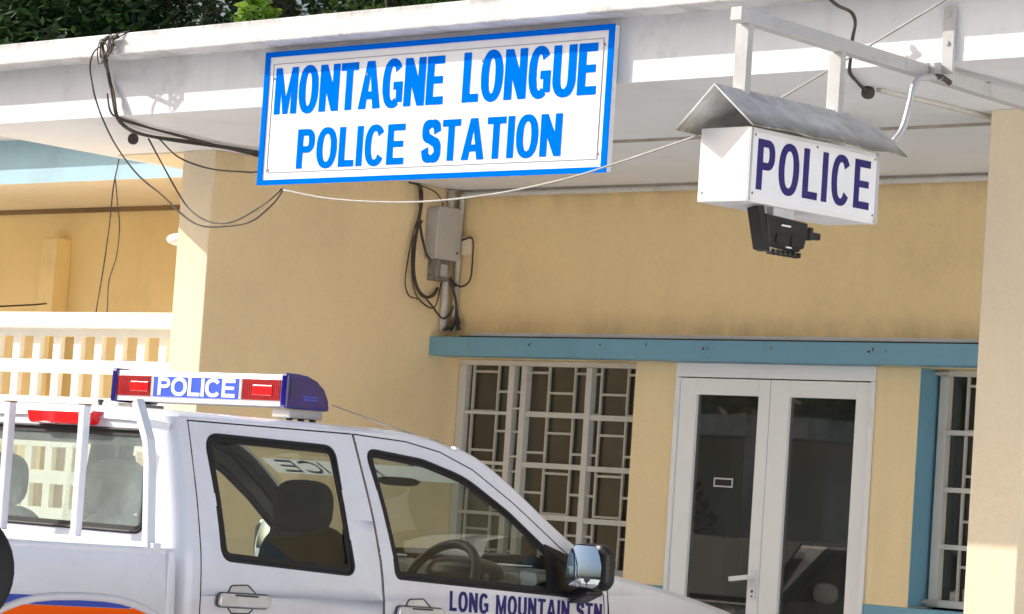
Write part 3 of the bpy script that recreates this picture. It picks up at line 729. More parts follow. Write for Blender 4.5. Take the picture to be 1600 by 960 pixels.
W_m1 = [(-1.645,-0.410,3.045), (-1.645,-0.336,3.033), (-1.645,-0.310,2.966), (-1.645,-0.323,2.842), (-1.645,-0.339,2.701), (-1.645,-0.337,2.579), (-1.645,-0.298,2.478), (-1.645,-0.236,2.435), (-1.645,-0.178,2.448), (-1.645,-0.143,2.493)]
W_m2 = [(-1.650,-0.332,3.034), (-1.650,-0.314,2.896), (-1.650,-0.350,2.770), (-1.650,-0.383,2.609), (-1.650,-0.388,2.504), (-1.650,-0.347,2.432), (-1.650,-0.287,2.416)]
W_m3 = [(-1.640,-0.328,2.999), (-1.640,-0.312,2.826), (-1.640,-0.258,2.674), (-1.640,-0.221,2.643)]
W_m4 = [(-1.620,-0.260,2.433), (-1.620,-0.196,2.383), (-1.620,-0.123,2.330), (-1.620,-0.066,2.360), (-1.620,-0.023,2.434), (-1.620,-0.030,2.504), (-1.620,-0.124,2.558)]
W_m5 = [(-1.645,-0.294,2.846), (-1.645,-0.356,2.734), (-1.645,-0.346,2.578), (-1.645,-0.304,2.443), (-1.645,-0.226,2.387), (-1.645,-0.153,2.394), (-1.645,-0.117,2.531)]
W_m6 = [(-1.585,-0.040,2.767), (-1.512,-0.040,2.777), (-1.498,-0.040,2.678), (-1.496,-0.040,2.556), (-1.547,-0.040,2.517), (-1.611,-0.040,2.517), (-1.676,-0.040,2.567)]
W_m7 = [(-1.650,-0.332,3.034), (-1.650,-0.207,3.014), (-1.650,-0.153,2.967), (-1.650,-0.150,2.929)]
def off(p, dx, dy, dz, wob=.008):
    return [(x + dx + random.uniform(-wob, wob), y + dy, z + dz + random.uniform(-wob, wob)) for x, y, z in p]
cable([W_bundle], .010, 'thick black cable dropping from the roof rim and along the soffit')
cable([W_bundle2], .007, 'black cable beside the thick one, splaying wider under the soffit')
cable([off(W_bundle[3:], .012, -.004, .006)], .006, 'thin black cable bound against the thick cable on the white fascia')
cable([off(W_bundle2[4:], -.03, -.004, .004, .012)], .0055, 'thin dark cable nearest the fascia under the soffit')
P = [(-1.05, -2.995, 3.395), (-1.09, -3.008, 3.37), (-1.03, -3.012, 3.31), (-.99, -3.01, 3.34), (-1.02, -3.01, 3.395), (-1.075, -3.012, 3.355), (-1.05, -3.01, 3.29), (-1.0, -3.012, 3.31), (-1.015, -3.008, 3.37), (-.97, -3.0, 3.40), (-.90, -2.98, 3.42)]
cable([P, off(P, .01, -.002, -.01, .018), off(P[2:], -.005, -.003, -.02, .02)], .0032, 'tangle of wires coiled over the roof rim', name='wire_coil', cat='wire')
cable([W_loop], .0048, 'longest slack wire looping from the roof rim to the foot of the large sign', name='wire', cat='wire')
cable([W_loop2], .0048, 'slack wire looping from the soffit clamp to the foot of the large sign', name='wire', cat='wire')
cable([W_swag], .0048, 'short wire sagging from the soffit clamp to behind the large sign', name='wire', cat='wire')
cable([W_drop], .0045, 'left of two thin wires hanging down to the block screen rail', name='wire', cat='wire')
cable([W_drop2], .004, 'right of two thin wires hanging down to the block screen rail', name='wire', cat='wire')
cable([W_white], .0045, 'pale cable slung from the large sign to the hanging box sign', 'whitecable')
cable([W_stay], .0048, 'straight pale stay wire rising behind the steel arm', 'whitecable', 'stay_wire', 'wire')
cable([W_black], .008, 'black cable curving from the roof rim to the round soffit rosette')
cable([W_flex[:7]], .014, 'grey flexible conduit bending from the arm to the box sign roof', 'metal', 'flexible_conduit', 'conduit')
cable([W_flex[5:]], .013, 'short black cable end at the top of the grey flexible conduit')
cable([W_m1], .011, 'thick black cable running down to the electricity box')
cable([W_m2], .0045, 'widest thin wire loop left of the electricity box', name='wire', cat='wire')
cable([W_m3], .008, 'black cable close against the left edge of the electricity box')
cable([W_m4], .0065, 'dark cable looping below the electricity box to the corner', )
cable([W_m5], .005, 'inner thin wire loop left of the electricity box', name='wire', cat='wire')
cable([W_m6], .006, 'dark wire hanging from the small beige junction box', name='wire', cat='wire')
cable([W_m7], .004, 'short wire from the soffit to the top of the electricity box', name='wire', cat='wire')
cable([[(-1.60, -.10, 2.55), (-1.61, -.05, 2.47), (-1.61, -.03, 2.40), (-1.60, -.03, 2.32), (-1.60, -.06, 2.27)]], .009, 'black cable dropping down the corner to the blue lintel')
cable([[(-1.62, -.10, 2.265), (-1.6, -.06, 2.29), (-1.57, -.05, 2.30), (-1.56, -.04, 2.27)], [(-1.6, -.08, 2.27), (-1.58, -.05, 2.34), (-1.565, -.04, 2.30)]], .012, 'small dark cable bundle resting on the end of the lintel')
cable([[(-5.42, -.9, 2.29), (-5.3, -.6, 2.33), (-5.15, -.13, 2.40)]], .006, 'thin wire rising from the screen rail to the pilaster', name='wire', cat='wire')

# ================================================================== TREES BEHIND THE ROOF
def leaves(bm, blobs, n, size, rnd):
    for c, r in blobs:
        k = int(n * (r[0] * r[1] * r[2]) ** (2/3))
        for _ in range(k):
            while True:
                d = Vector((rnd.uniform(-1, 1), rnd.uniform(-1, 1), rnd.uniform(-1, 1)))
                if .25 < d.length < 1: break
            d = d.normalized() * (d.length ** .45)
            p = Vector((c[0] + d.x * r[0], c[1] + d.y * r[1], c[2] + d.z * r[2]))
            a = Vector((rnd.gauss(0, 1), rnd.gauss(0, 1), rnd.gauss(0, .5))).normalized()
            b = a.cross(Vector((rnd.gauss(0, .5), rnd.gauss(0, .5), 1))).normalized()
            s = size * rnd.uniform(.6, 1.4)
            v = [bm.verts.new(p + q) for q in (a * s, b * s * .42 + a * s * .1, -a * s * .8, -b * s * .42 + a * s * .1)]
            bm.faces.new(v)
def tree(x, y, h, blobs, mat, label, seed, n=1700, size=.10, trunk=.14, group=None, cat='tree'):
    rnd = random.Random(seed)
    t = thing('tree', label, cat, (x, y, -.18), group)
    bm = bmesh.new()
    pts = [(x, y, -.25), (x + rnd.uniform(-.1, .1), y, h * .3), (x + rnd.uniform(-.25, .25), y + rnd.uniform(-.2, .2), h * .62), (x + rnd.uniform(-.3, .3), y, h * .92)]
    sp_ = smooth_path(pts, 5); tube(bm, sp_, [trunk * (1.15 - .85 * i / len(sp_)) for i in range(len(sp_))], 10)
    for c, r in blobs:
        b0 = sp_[rnd.randint(len(sp_) // 3, len(sp_) - 2)]
        pp = smooth_path([b0, (b0 + Vector(c)) / 2 + Vector((rnd.uniform(-.2, .2), rnd.uniform(-.2, .2), .1)), Vector(c)], 4)
        tube(bm, pp, [trunk * .45 * (1 - .8 * i / len(pp)) for i in range(len(pp))], 6)
    link('trunk', bm, M['bark'], t)
    bm = bmesh.new(); leaves(bm, blobs, n, size, rnd)
    link('crown', bm, M[mat], t, recalc=False)
def cluster(x, y, z, w, h, k, seed):
    rnd = random.Random(seed); out = []
    for _ in range(k):
        s = rnd.uniform(.55, 1.05)
        out.append(((x + rnd.uniform(-w, w), y + rnd.uniform(-w * .6, w * .6), z + rnd.uniform(-h, h)), (s * 1.05, s, s * .8)))
    return out
tree(-13.44, 4.25, 7.00, cluster(-13.44, 4.25, 5.47, 1.00, 1.10, 9, 1), 'leafdark', 'dark tree just off the left end of the roof', 1, 2300, 0.066, 0.13, cat='tree')
tree(-12.31, 4.65, 7.00, cluster(-12.31, 4.65, 5.47, 1.00, 1.10, 9, 2), 'leafdark', 'leftmost dark leafy tree above the roof edge', 2, 2300, 0.066, 0.13, cat='tree')
tree(-13.49, 6.27, 7.40, cluster(-13.49, 6.27, 5.81, 1.00, 1.10, 7, 3), 'leafmid', 'green leafy tree above the wire coil on the roof rim', 3, 2300, 0.066, 0.13, cat='tree')
tree(-11.88, 5.75, 7.20, cluster(-11.88, 5.75, 5.62, 1.00, 1.10, 7, 4), 'leafdark', 'dark tree right of the wire coil on the roof rim', 4, 2300, 0.066, 0.13, cat='tree')
tree(-13.83, 8.00, 7.60, cluster(-13.83, 8.00, 6.11, 1.00, 1.10, 6, 5), 'leafdark', 'dark open tree with sky glints left of the bright shrub', 5, 1100, 0.066, 0.13, cat='tree')
tree(-9.56, 5.23, 5.50, [((-9.56, 5.23, 5.38-.1), (.19, .2, .30))], 'leafbright', 'bright yellow-green bush above the upper left corner of the large sign', 6, 3600, 0.075, 0.04, cat='bush')
tree(-10.83, 6.77, 7.50, cluster(-10.83, 6.77, 6.92, 0.50, 1.10, 3, 7), 'leafdark', 'tree with pale bare trunk above the large sign', 7, 1100, 0.066, 0.22, cat='tree')
tree(-11.87, 8.51, 7.40, cluster(-11.87, 8.51, 6.07, 1.00, 1.10, 7, 8), 'leafdark', 'dark tree above the middle of the large sign', 8, 2300, 0.066, 0.13, cat='tree')
tree(-9.85, 7.70, 7.20, cluster(-9.85, 7.70, 5.80, 1.00, 1.10, 6, 9), 'leafmid', 'mid green tree above the right half of the large sign', 9, 2300, 0.066, 0.13, cat='tree')
tree(-10.33, 9.30, 7.60, cluster(-10.33, 9.30, 6.10, 1.00, 1.10, 7, 10), 'leafdark', 'rightmost dark tree where the foliage meets the roof edge', 10, 2300, 0.066, 0.13, cat='tree')
tree(-10.52, 11.19, 7.60, cluster(-10.52, 11.19, 6.42, 1.00, 1.10, 6, 11), 'leafdark', 'dark tree hidden behind the roof over the porch', 11, 2300, 0.066, 0.13, cat='tree')
bm = bmesh.new(); N = 40
prev = None
for i in range(N):
    u = i / (N - 1); x = -70 + 95 * u; y = 30 + (-x) * -.15
    row = []
    for j in range(10):
        v = j / 9
        row.append(bm.verts.new((x + math.sin(i * 1.3 + j) * .5, y + v * 16 + math.sin(i * .9 + j * 2) * .5, -.3 + 10 * v ** .8 + math.sin(i * .8) * .5 * v + math.sin(i * 2.1 + j * 1.7) * .3)))
    if prev:
        for j in range(9): bm.faces.new((prev[j], row[j], row[j+1], prev[j+1]))
    prev = row
struct(link('hill', bm, M['hill'], smooth=True))
# ================================================================== POLICE PICKUP (nose towards the porch, +Y)
XC = .96
CAR = thing('police_pickup', 'white double cab police pickup with blue and red light bar, parked nose-in at the porch', 'pickup truck', (XC, -3.6, -.16))
PROF = [(a, b_ - .03) for a, b_ in [(.30, .80), (.45, .855), (.62, .872), (.80, .878), (.95, .875), (1.04, .868), (1.10, .860), (1.20, .838), (1.30, .813), (1.40, .783), (1.50, .752), (1.56, .733), (1.585, .722)]]
def hw(z):
    if z <= PROF[0][0]: return PROF[0][1]
    for (a, wa), (b, wb) in zip(PROF, PROF[1:]):
        if z <= b: return wa + (wb - wa) * (z - a) / (b - a)
    return PROF[-1][1]
CUTZ = [.38, .45, .53, .62, .71, .80, .88, .95, 1.0, 1.04, 1.07, 1.10, 1.15, 1.20, 1.25, 1.30, 1.35, 1.40, 1.45, 1.50, 1.53, 1.56]
def nose(y): return 0 if y < -1.9 else .12 * ((y + 1.9) / .85) ** 2
def side_panel(name, outer, holes, mat, parent, inset=0.0, label=None, sides=(1, -1), solid=0, cuts_u=(), bevel=0):
    """a sheet following the flank of the car, outline in (y, z), mirrored to both flanks"""
    res = []
    for sd in sides:
        bm = flat_mesh(outer, holes, CUTZ, cuts_u)
        for v in bm.verts:
            y, z = v.co.x, v.co.y
            v.co = (XC + sd * (hw(z) - inset - nose(y)), y, z)
        bm.normal_update()
        tot = sum((f.normal * f.calc_area() for f in bm.faces), Vector())
        if tot.x * sd < 0: bmesh.ops.reverse_faces(bm, faces=bm.faces[:])
        for f in bm.faces:
            if f.normal.x * sd < 0: f.normal_flip()
        o = link(name, bm, mat, parent, recalc=False, smooth=True, label=label if sd == 1 else None, bevel=bevel)
        nn = []
        for v in o.data.vertices:
            y, z = v.co.y, v.co.z
            nn.append(Vector((sd, (nose(y + .03) - nose(y - .03)) / .06, -(hw(z + .07) - hw(z - .07)) / .14)).normalized())
        o.data.normals_split_custom_set_from_vertices(nn)
        res.append(o)
    return res
def side_pt(sd, y, z, out=0.0): return Vector((XC + sd * (hw(z) + out - nose(y)), y, z))
def side_line(bm, sd, pts, r, out=0.0, seg=6, closed=False, n=6):
    pp = [side_pt(sd, y, z, out) for y, z in pts]
    tube(bm, pp, r, seg, closed)

# outlines in (y, z)
REAR_DOOR = [(-4.600, .36), (-3.690, .36), (-3.690, .80), (-3.700, .95), (-3.735, 1.25), (-3.785, 1.572), (-4.596, 1.572), (-4.600, .95)]
FRONT_DOOR = [(-3.678, .36), (-2.47, .36), (-2.44, .80), (-2.455, 1.0), (-2.52, 1.075), (-2.70, 1.182), (-2.95, 1.352), (-3.15, 1.470), (-3.32, 1.530), (-3.50, 1.560), (-3.773, 1.572), (-3.723, 1.25), (-3.688, .95), (-3.678, .80)]
REAR_WIN = roundpoly([(-4.498, 1.082), (-3.850, 1.044), (-3.893, 1.519), (-4.525, 1.530)], [.05, .035, .05, .06], 7)
FRONT_WIN = roundpoly([(-3.628, 1.040), (-2.56, .988), (-2.60, 1.075), (-2.77, 1.165), (-2.985, 1.315), (-3.20, 1.438), (-3.42, 1.494), (-3.722, 1.521)], [.03, .02, .03, .5, .5, .5, .4, .04], 5)
SHELL = [(-4.612, .36), (-1.06, .36)]
# flank of the cab: everything round the doors
grow = lambda P, d: offset_poly(P, -d)
RD, FD = grow(REAR_DOOR, .0055), grow(FRONT_DOOR, .0055)
cab_outer = [(-4.64, .33), (-2.43, .33), (-2.418, .80), (-2.43, 1.0), (-2.44, 1.095), (-2.665, 1.212), (-2.945, 1.405), (-3.10, 1.497), (-3.23, 1.543), (-3.36, 1.568), (-3.52, 1.583), (-4.63, 1.585)]
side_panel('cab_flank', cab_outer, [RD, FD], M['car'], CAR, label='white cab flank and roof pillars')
for sd in (1, -1):
    for P in (REAR_DOOR, FRONT_DOOR):
        gap = bmesh.new()
        Q = roundpoly(grow(P, .0028), .02, 3); pp = []
        for i in range(len(Q)):
            a, b = Vector(Q[i]), Vector(Q[(i+1) % len(Q)]); k = max(1, int((b - a).length / .1))
            pp += [tuple(a + (b - a) * j / k) for j in range(k)]
        side_line(gap, sd, pp, .007, -.008, 5, True)
        link('door_seal', gap, M['black'], CAR)
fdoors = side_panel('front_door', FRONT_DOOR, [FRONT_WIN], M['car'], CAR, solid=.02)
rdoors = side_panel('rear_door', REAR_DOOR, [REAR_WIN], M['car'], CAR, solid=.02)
for k, sd in enumerate((1, -1)):
    side_panel('window_rubber', FRONT_WIN, [offset_poly(FRONT_WIN, .026)], M['black'], fdoors[k], .0035, sides=(sd,))
    side_panel('window_rubber', REAR_WIN, [offset_poly(REAR_WIN, .026)], M['black'], rdoors[k], .0035, sides=(sd,))
    for doors, W in ((fdoors, FRONT_WIN), (rdoors, REAR_WIN)):
        side_panel('window_glass', offset_poly(W, .024), [], M['carglass'], doors[k], .010, sides=(sd,))
        bm = bmesh.new(); side_line(bm, sd, W, .008, -.002, 6, True); link('window_seal', bm, M['black'], doors[k])
    # black triangle that carries the mirror
    tri = roundpoly([(-2.80, 1.008), (-2.52, .995), (-2.49, 1.05), (-2.66, 1.158), (-2.80, 1.20)], .01, 2)
    bm = flat_mesh(tri, [], [1.04, 1.10, 1.15])
    for v in bm.verts: v.co = side_pt(sd, v.co.x, v.co.y, .002)
    link('mirror_patch', bm, M['blackplastic'], fdoors[k], smooth=True)

def handle(door, sd, y0, zc):
    """recessed cup behind a horizontal grip"""
    L = .25
    F = lambda o: (lambda u, v, d: tuple(side_pt(sd, u, v, o + d)))
    cup = roundpoly([(y0 + .045, zc - .015), (y0 + .075, zc + .045), (y0 + .155, zc + .048), (y0 + .20, zc + .012), (y0 + .20, zc - .018), (y0 + .165, zc - .055), (y0 + .08, zc - .055)], .02, 4)
    bm = bmesh.new(); prism(bm, cup, F(0), -.004, .0015); link('handle_cup', bm, M['chrome'], door)
    bm = bmesh.new(); pp = [side_pt(sd, a, b, .0015) for a, b in cup]; tube(bm, pp, .0032, 5, True); link('handle_seam', bm, M['dash'], door)
    bm = bmesh.new(); g = roundpoly([(y0, zc - .030), (y0 + L, zc - .034), (y0 + L + .005, zc + .012), (y0 + .01, zc + .018)], .018, 5); prism(bm, g, F(.012), -.004, .014)
    link('door_handle', bm, M['chrome'] if sd > 0 else M['car'], door, bevel=.006)
    bm = bmesh.new(); prism(bm, [(y0 + .075, zc + .008), (y0 + .185, zc + .005), (y0 + .185, zc + .011), (y0 + .075, zc + .014)], F(.026), 0, .0012); link('handle_slot', bm, M['black'], door)
    bm = bmesh.new(); pp = [side_pt(sd, a, b, .008) for a, b in offset_poly(g, -.001)]; tube(bm, pp, .0035, 5, True); link('handle_seam', bm, M['dash'], door)
for k, sd in enumerate((1, -1)):
    handle(rdoors[k], sd, -4.535, .945); handle(fdoors[k], sd, -3.64, .915)

# lettering on the front door
bm = bmesh.new(); ft = lambda u, v, d: tuple(side_pt(1, u, v - .0365 * (u + 3.34), .0012 + d))
letters(bm, 'LONG MOUNTAIN STN', ft, -3.342, -2.462, .921, .998, .19, .17, .16, .5, .0012)
link('lettering', bm, M['navy'], fdoors[0], label='navy capitals LONG MOUNTAIN STN')
bm = bmesh.new(); ft2 = lambda u, v, d: tuple(side_pt(-1, -5.80 - u, v - .0365 * (-5.80 - u + 3.34), .0012 + d))
letters(bm, 'LONG MOUNTAIN STN', ft2, -3.342, -2.462, .921, .998, .19, .17, .16, .5, .0012)
link('lettering', bm, M['navy'], fdoors[1])

# roof skin
def section(y):
    dz = 0 if y < -3.55 else -.040 * ((y + 3.55) / .32) ** 1.8
    k = min(1, max(0, (-4.60 - y) / .09)); dz -= .05 * k * k
    pts = [(hw(1.583) - .0, 1.583), (hw(1.583) - .006, 1.590), (hw(1.583) - .02, 1.597), (hw(1.583) - .045, 1.603), (.62, 1.608), (.45, 1.614), (.22, 1.618), (0, 1.619)]
    return [(w, z + dz) for w, z in pts]
bm = bmesh.new(); prev = None
for y in (-4.690, -4.675, -4.655, -4.63, -4.60, -4.5, -4.3, -4.1, -3.9, -3.7, -3.55, -3.47, -3.40, -3.35, -3.29, -3.23):
    s_ = section(y); row = [bm.verts.new((XC + w, y + (.10 * (1 - (w / .70) ** 2) if y > -3.5 else 0) * max(0, (y + 3.5) / .27), z)) for w, z in s_] + [bm.verts.new((XC - w, y + (.10 * (1 - (w / .70) ** 2) if y > -3.5 else 0) * max(0, (y + 3.5) / .27), z)) for w, z in s_[-2::-1]]
    if prev:
        for a in range(len(row) - 1): bm.faces.new((prev[a], row[a], row[a+1], prev[a+1]))
    prev = row
bm.normal_update()
for f in bm.faces:
    if f.normal.z < 0: f.normal_flip()
roofp = link('roof', bm, M['car'], CAR, recalc=False, smooth=True)
for sx in (-1, 1):
    bm = bmesh.new(); side_line(bm, sx, [(-4.64, 1.5835), (-4.2, 1.5835), (-3.52, 1.5825), (-3.36, 1.568), (-3.23, 1.543)], .008, -.006, 8); link('gutter', bm, M['car'], CAR)
# headliner
link('headliner', B((XC - .66, XC + .66, -4.6, -3.36, 1.535, 1.548)), M['dash'], CAR)

# rear wall of the cab with its window and rounded corners
RWIN = roundpoly([(-.615, 1.158), (.615, 1.158), (.575, 1.528), (-.575, 1.528)], .05, 6)
rw_out = [(-hw(.33) + .07, .33)] + [(-hw(z) + .07, z) for z in (.6, .8, .95, 1.1, 1.3, 1.5, 1.572)] + [(hw(z) - .07, z) for z in (1.572, 1.5, 1.3, 1.1, .95, .8, .6, .33)]
tilt = lambda z: -4.70 + max(0, (z - 1.1)) * .045
bm = flat_mesh(rw_out, [RWIN], CUTZ)
for v in bm.verts: v.co = (XC + v.co.x, tilt(v.co.y), v.co.y)
for sd in (1, -1):
    prev = None
    for z in [.33] + CUTZ[1:] + [1.585]:
        row = []
        for k in range(8):
            if k == 7: row.append(bm.verts.new((XC + sd * (hw(z) - .0015), -4.612, z))); continue
            a = k / 6 * math.pi / 2
            row.append(bm.verts.new((XC + sd * (hw(z) - .07 + .07 * math.sin(a)), tilt(z) + (-4.64 - tilt(z)) * (1 - math.cos(a)), z)))
        if prev:
            for k in range(7): bm.faces.new((prev[k], prev[k+1], row[k+1], row[k])).smooth = True
        prev = row
bm.normal_update()
for f in bm.faces:
    c = f.calc_center_median(); ref = Vector((c.x - XC, c.y + 4.3, 0))
    if f.normal.dot(ref) < 0: f.normal_flip()
rear = link('cab_rear', bm, M['car'], CAR, recalc=False, smooth='keep', label='white rear wall of the cab')
rp = lambda off: (lambda u, v, d: (XC + u, tilt(v) + off + d, v))
bm = flat_mesh(RWIN, [offset_poly(RWIN, .022)])
for v in bm.verts: v.co = rp(.003)(v.co.x, v.co.y, 0)
link('window_rubber', bm, M['black'], rear)
bm = flat_mesh(offset_poly(RWIN, .02), [])
for v in bm.verts: v.co = rp(.008)(v.co.x, v.co.y, 0)
link('rear_window', bm, M['rearglass'], rear)
link('shade_band', B((XC - .56, XC + .56, -4.672, -4.668, 1.47, 1.515)), M['black'], rear, label='dark band along the top of the rear window')
bm = bmesh.new(); tube(bm, [rp(.0)(u, v, 0) for u, v in RWIN], .007, 6, True); link('window_seal', bm, M['black'], rear)
# high stop lamp
bm = bmesh.new(); prism(bm, roundpoly([(.845, 1.538), (1.215, 1.538), (1.235, 1.59), (.825, 1.59)], [.03, .03, .01, .01], 5), lambda u, v, d: (u + .03, d, v), -4.722, -4.655)
link('stop_lamp', bm, M['redbright'], CAR, bevel=.008, label='red high stop lamp')

# windscreen, cowl
A_P = [(-2.44, 1.095), (-2.665, 1.212), (-2.945, 1.405), (-3.10, 1.497), (-3.23, 1.543)]
bm = bmesh.new(); prev = None
for j in range(13):
    t = j / 12 * 4; i = min(3, int(t)); u = t - i
    y = A_P[i][0] + (A_P[i+1][0] - A_P[i][0]) * u; z = A_P[i][1] + (A_P[i+1][1] - A_P[i][1]) * u
    w = hw(z) - .035; bul = .20 - .11 * j / 12
    row = [bm.verts.new((XC + w * s2, y + bul * (1 - s2 * s2), z + .012 * (1 - s2 * s2))) for s2 in [k / 8 - 1 for k in range(17)]]
    if prev:
        for k in range(16): bm.faces.new((prev[k], prev[k+1], row[k+1], row[k]))
    prev = row
ws = link('windscreen', bm, M['carglass'], CAR, smooth=True)
for sd in (1, -1):
    bm = bmesh.new(); tube(bm, smooth_path([(XC + sd * (hw(z) - .022), y + .002, z - .002) for y, z in A_P], 4), .021, 10); link('windscreen_pillar', bm, M['car'], CAR)
for sd in (1, -1):
    bm = bmesh.new(); tube(bm, smooth_path([(XC + sd * (hw(z) - .045), y - .02, z - .010) for y, z in A_P], 4), .016, 10); link('pillar_trim', bm, M['dash'], CAR)
# white banner on the inside of the windscreen with POLICE facing forward
def wsp(x, z, off=0):
    for i in range(4):
        if A_P[i][1] <= z <= A_P[i+1][1]:
            u = (z - A_P[i][1]) / (A_P[i+1][1] - A_P[i][1]); y = A_P[i][0] + (A_P[i+1][0] - A_P[i][0]) * u; t = (i + u) / 4
            s2 = (x - XC) / (hw(z) - .035); return (x, y + (.20 - .11 * t) * (1 - s2 * s2) - .004 + off, z - off * .7)
    return (x, -3.3, z)
bm = bmesh.new(); prev = None
for k in range(15):
    x = .31 + 1.25 * k / 14; row = [bm.verts.new(wsp(x, z)) for z in (1.418, 1.435, 1.455, 1.475)]
    if prev:
        for q in range(3): bm.faces.new((prev[q], prev[q+1], row[q+1], row[q]))
    prev = row
link('banner', bm, M['banner'], ws)
bm = bmesh.new(); letters(bm, 'POLICE', lambda u, v, d: wsp(1.24 - u, v, -.002 - d), .36, .88, 1.422, 1.470, .22, .18, .13, .4, .0008)
link('banner_lettering', bm, M['bluefilm'], ws)

# bonnet, wings, front
TOPF = [(-2.44, 1.090), (-2.25, 1.062), (-2.05, 1.030), (-1.85, .992), (-1.65, .950), (-1.45, .900), (-1.28, .84), (-1.16, .77)]
bm = bmesh.new(); prev = None
for y, z in TOPF:
    w = min(hw(z), .868) - nose(y)
    row = [bm.verts.new((XC + w * s2, y + (.16 * (1 - s2*s2) if y < -2.4 else .07 * (1 - s2*s2) * (y + 2.44) / 1.3), z + .045 * (1 - abs(s2) ** 2.6) - (.02 if abs(s2) == 1 else 0))) for s2 in (-1, -.985, -.95, -.88, -.75, -.55, -.3, 0, .3, .55, .75, .88, .95, .985, 1)]
    if prev:
        for k in range(14): bm.faces.new((prev[k], prev[k+1], row[k+1], row[k]))
    prev = row
link('bonnet', bm, M['car'], CAR, smooth=True)
wing = [(-2.405, .36), (-2.402, .8), (-2.424, 1.0), (-2.43, 1.073)] + [(y, z - .018) for y, z in TOPF[1:]] + [(-1.08, .60), (-1.08, .36)]
arch_f = [(-2.10 + .44 * math.cos(R(a)), .25 + .44 * math.sin(R(a))) for a in range(170, 9, -10)]
wing = [(-2.405, .36), (-2.402, .8), (-2.424, 1.0), (-2.43, 1.073)] + [(y, z - .018) for y, z in TOPF[1:]] + [(-1.08, .60), (-1.08, .34), (-1.66, .34)] + arch_f[::-1][1:] + []
wing = wing[:-2] + [(-2.405, .36 + .0)] if False else wing
def dedupe(P):
    out = []
    for p in P:
        if not out or (Vector(p) - Vector(out[-1])).length > .004: out.append(p)
    return out
wing = dedupe([p for p in wing if not (p[0] < -2.405 and p[1] < .79 and p != wing[0])])
side_panel('front_wing', wing, [], M['car'], CAR, cuts_u=[-1.75, -1.6, -1.45, -1.3, -1.2])
nz = nose(-1.1)
bm = bmesh.new(); prism(bm, roundpoly([(-.68, .36), (.68, .36), (.74, .58), (.70, .78), (-.70, .78), (-.74, .58)], .08, 5), lambda u, v, d: (XC + u, d, v), -1.30, -1.075); link('front_panel', bm, M['car'], CAR, bevel=.03)
bm = bmesh.new(); prism(bm, roundpoly([(-.80, .16), (.80, .16), (.83, .42), (-.83, .42)], .06, 5), lambda u, v, d: (XC + u, d - abs(u) ** 3 * .12, v), -1.35, -.96); link('bumper', bm, M['car'], CAR, bevel=.03)
bm = bmesh.new(); prism(bm, roundpoly([(-.36, .50), (.36, .50), (.40, .72), (-.40, .72)], .03, 4), lambda u, v, d: (XC + u, d, v), -1.09, -1.062); link('grille', bm, M['blackplastic'], CAR)
for sd in (1, -1):
    bm = bmesh.new(); blob(bm, (XC + sd * .60, -1.13, .64), (.17, .09, .10), 3, 18, 10); link('headlight', bm, M['mirror'], CAR)

# bed
BEDZ = 1.100
def fl(a): return (-5.15 + .50 * math.cos(R(a)), .30 + .50 * math.sin(R(a)))
bed_arch = [(-5.15 + .46 * math.copysign(abs(math.cos(R(a))) ** .8, math.cos(R(a))), .30 + .50 * abs(math.sin(R(a))) ** .8) for a in range(0, 181, 12)]
bed = [(-6.16, .42)] + [(-5.612, .42)] + [(y, z) for y, z in bed_arch[::-1][3:-3]] + [(-4.688, .42), (-4.722, .42)][:1] + [(-4.722, .40)][:0] + [(-4.722, 1.060), (-4.722, BEDZ), (-6.16, BEDZ + .012)]
bed = [(-6.16, .42), (-5.62, .42)] + [p for p in bed_arch[::-1] if p[1] > .43] + [(-4.722, .50), (-4.722, BEDZ), (-6.16, BEDZ + .014)]
bed = dedupe([p for p in bed])
bsides = side_panel('bed_side', bed, [], M['car'], CAR, sides=(1, -1))
for k, sd in enumerate((1, -1)):
    bm = bmesh.new()
    xa = lambda z: XC + sd * hw(z)
    for y0, y1 in ((-6.16, -4.722),):
        prism(bm, roundpoly([(0, 0), (.075, 0), (.075, .022), (0, .026)], .010, 3), lambda u, v, d: (XC + sd * (hw(BEDZ) + .004 - u), d, BEDZ - .012 + v + (-.014 * (d + 4.722) / 1.44)), y0, y1)
    link('bed_rail', bm, M['car'], bsides[k])
    link('bed_liner', B((XC + sd * .79 - .01, XC + sd * .79 + .01, -6.1, -4.76, .62, BEDZ - .012)), M['car'], bsides[k])
    # wheel arch flare: a raised lip
    lip = [(-5.15 + .60 * math.copysign(abs(math.cos(R(a))) ** .75, math.cos(R(a))), .30 + .635 * abs(math.sin(R(a))) ** .75) for a in range(0, 181, 6)]
    bm = bmesh.new(); side_line(bm, sd, [p for p in lip if p[1] > .33], .016, -.004, 8)
    link('wheel_arch_lip', bm, M['car'], bsides[k], label='raised lip of the rear wheel arch')
    # decals
    F = lambda u, v, d: tuple(side_pt(sd, u, v, .0025 + d))
    def strip(poly, name, mat, off=0):
        bm = flat_mesh(poly, [], [.70, .75, .80, .85, .88])
        for v in bm.verts: v.co = side_pt(sd, v.co.x, v.co.y, .003 + off)
        link(name, bm, M[mat], bsides[k], smooth=True)
    strip([(-6.15, .916), (-4.93, .898), (-4.885, .910), (-5.0, .922), (-5.25, .935), (-6.15, .945)], 'blue_stripe', 'bluedecal')
    strip([(-6.15, .62), (-4.76, .62), (-4.76, .80), (-4.80, .862), (-4.89, .899), (-4.935, .8965), (-6.15, .914)], 'orange_stripe', 'orange')
    bm = flat_mesh([(-4.718, .84), (-4.64, .84), (-4.64, .915), (-4.75, .915)][0:2] + [(-4.606, .84), (-4.606, .912), (-4.70, .914)], [], [.88])
    for v in bm.verts: v.co = side_pt(sd, v.co.x, v.co.y, .003)
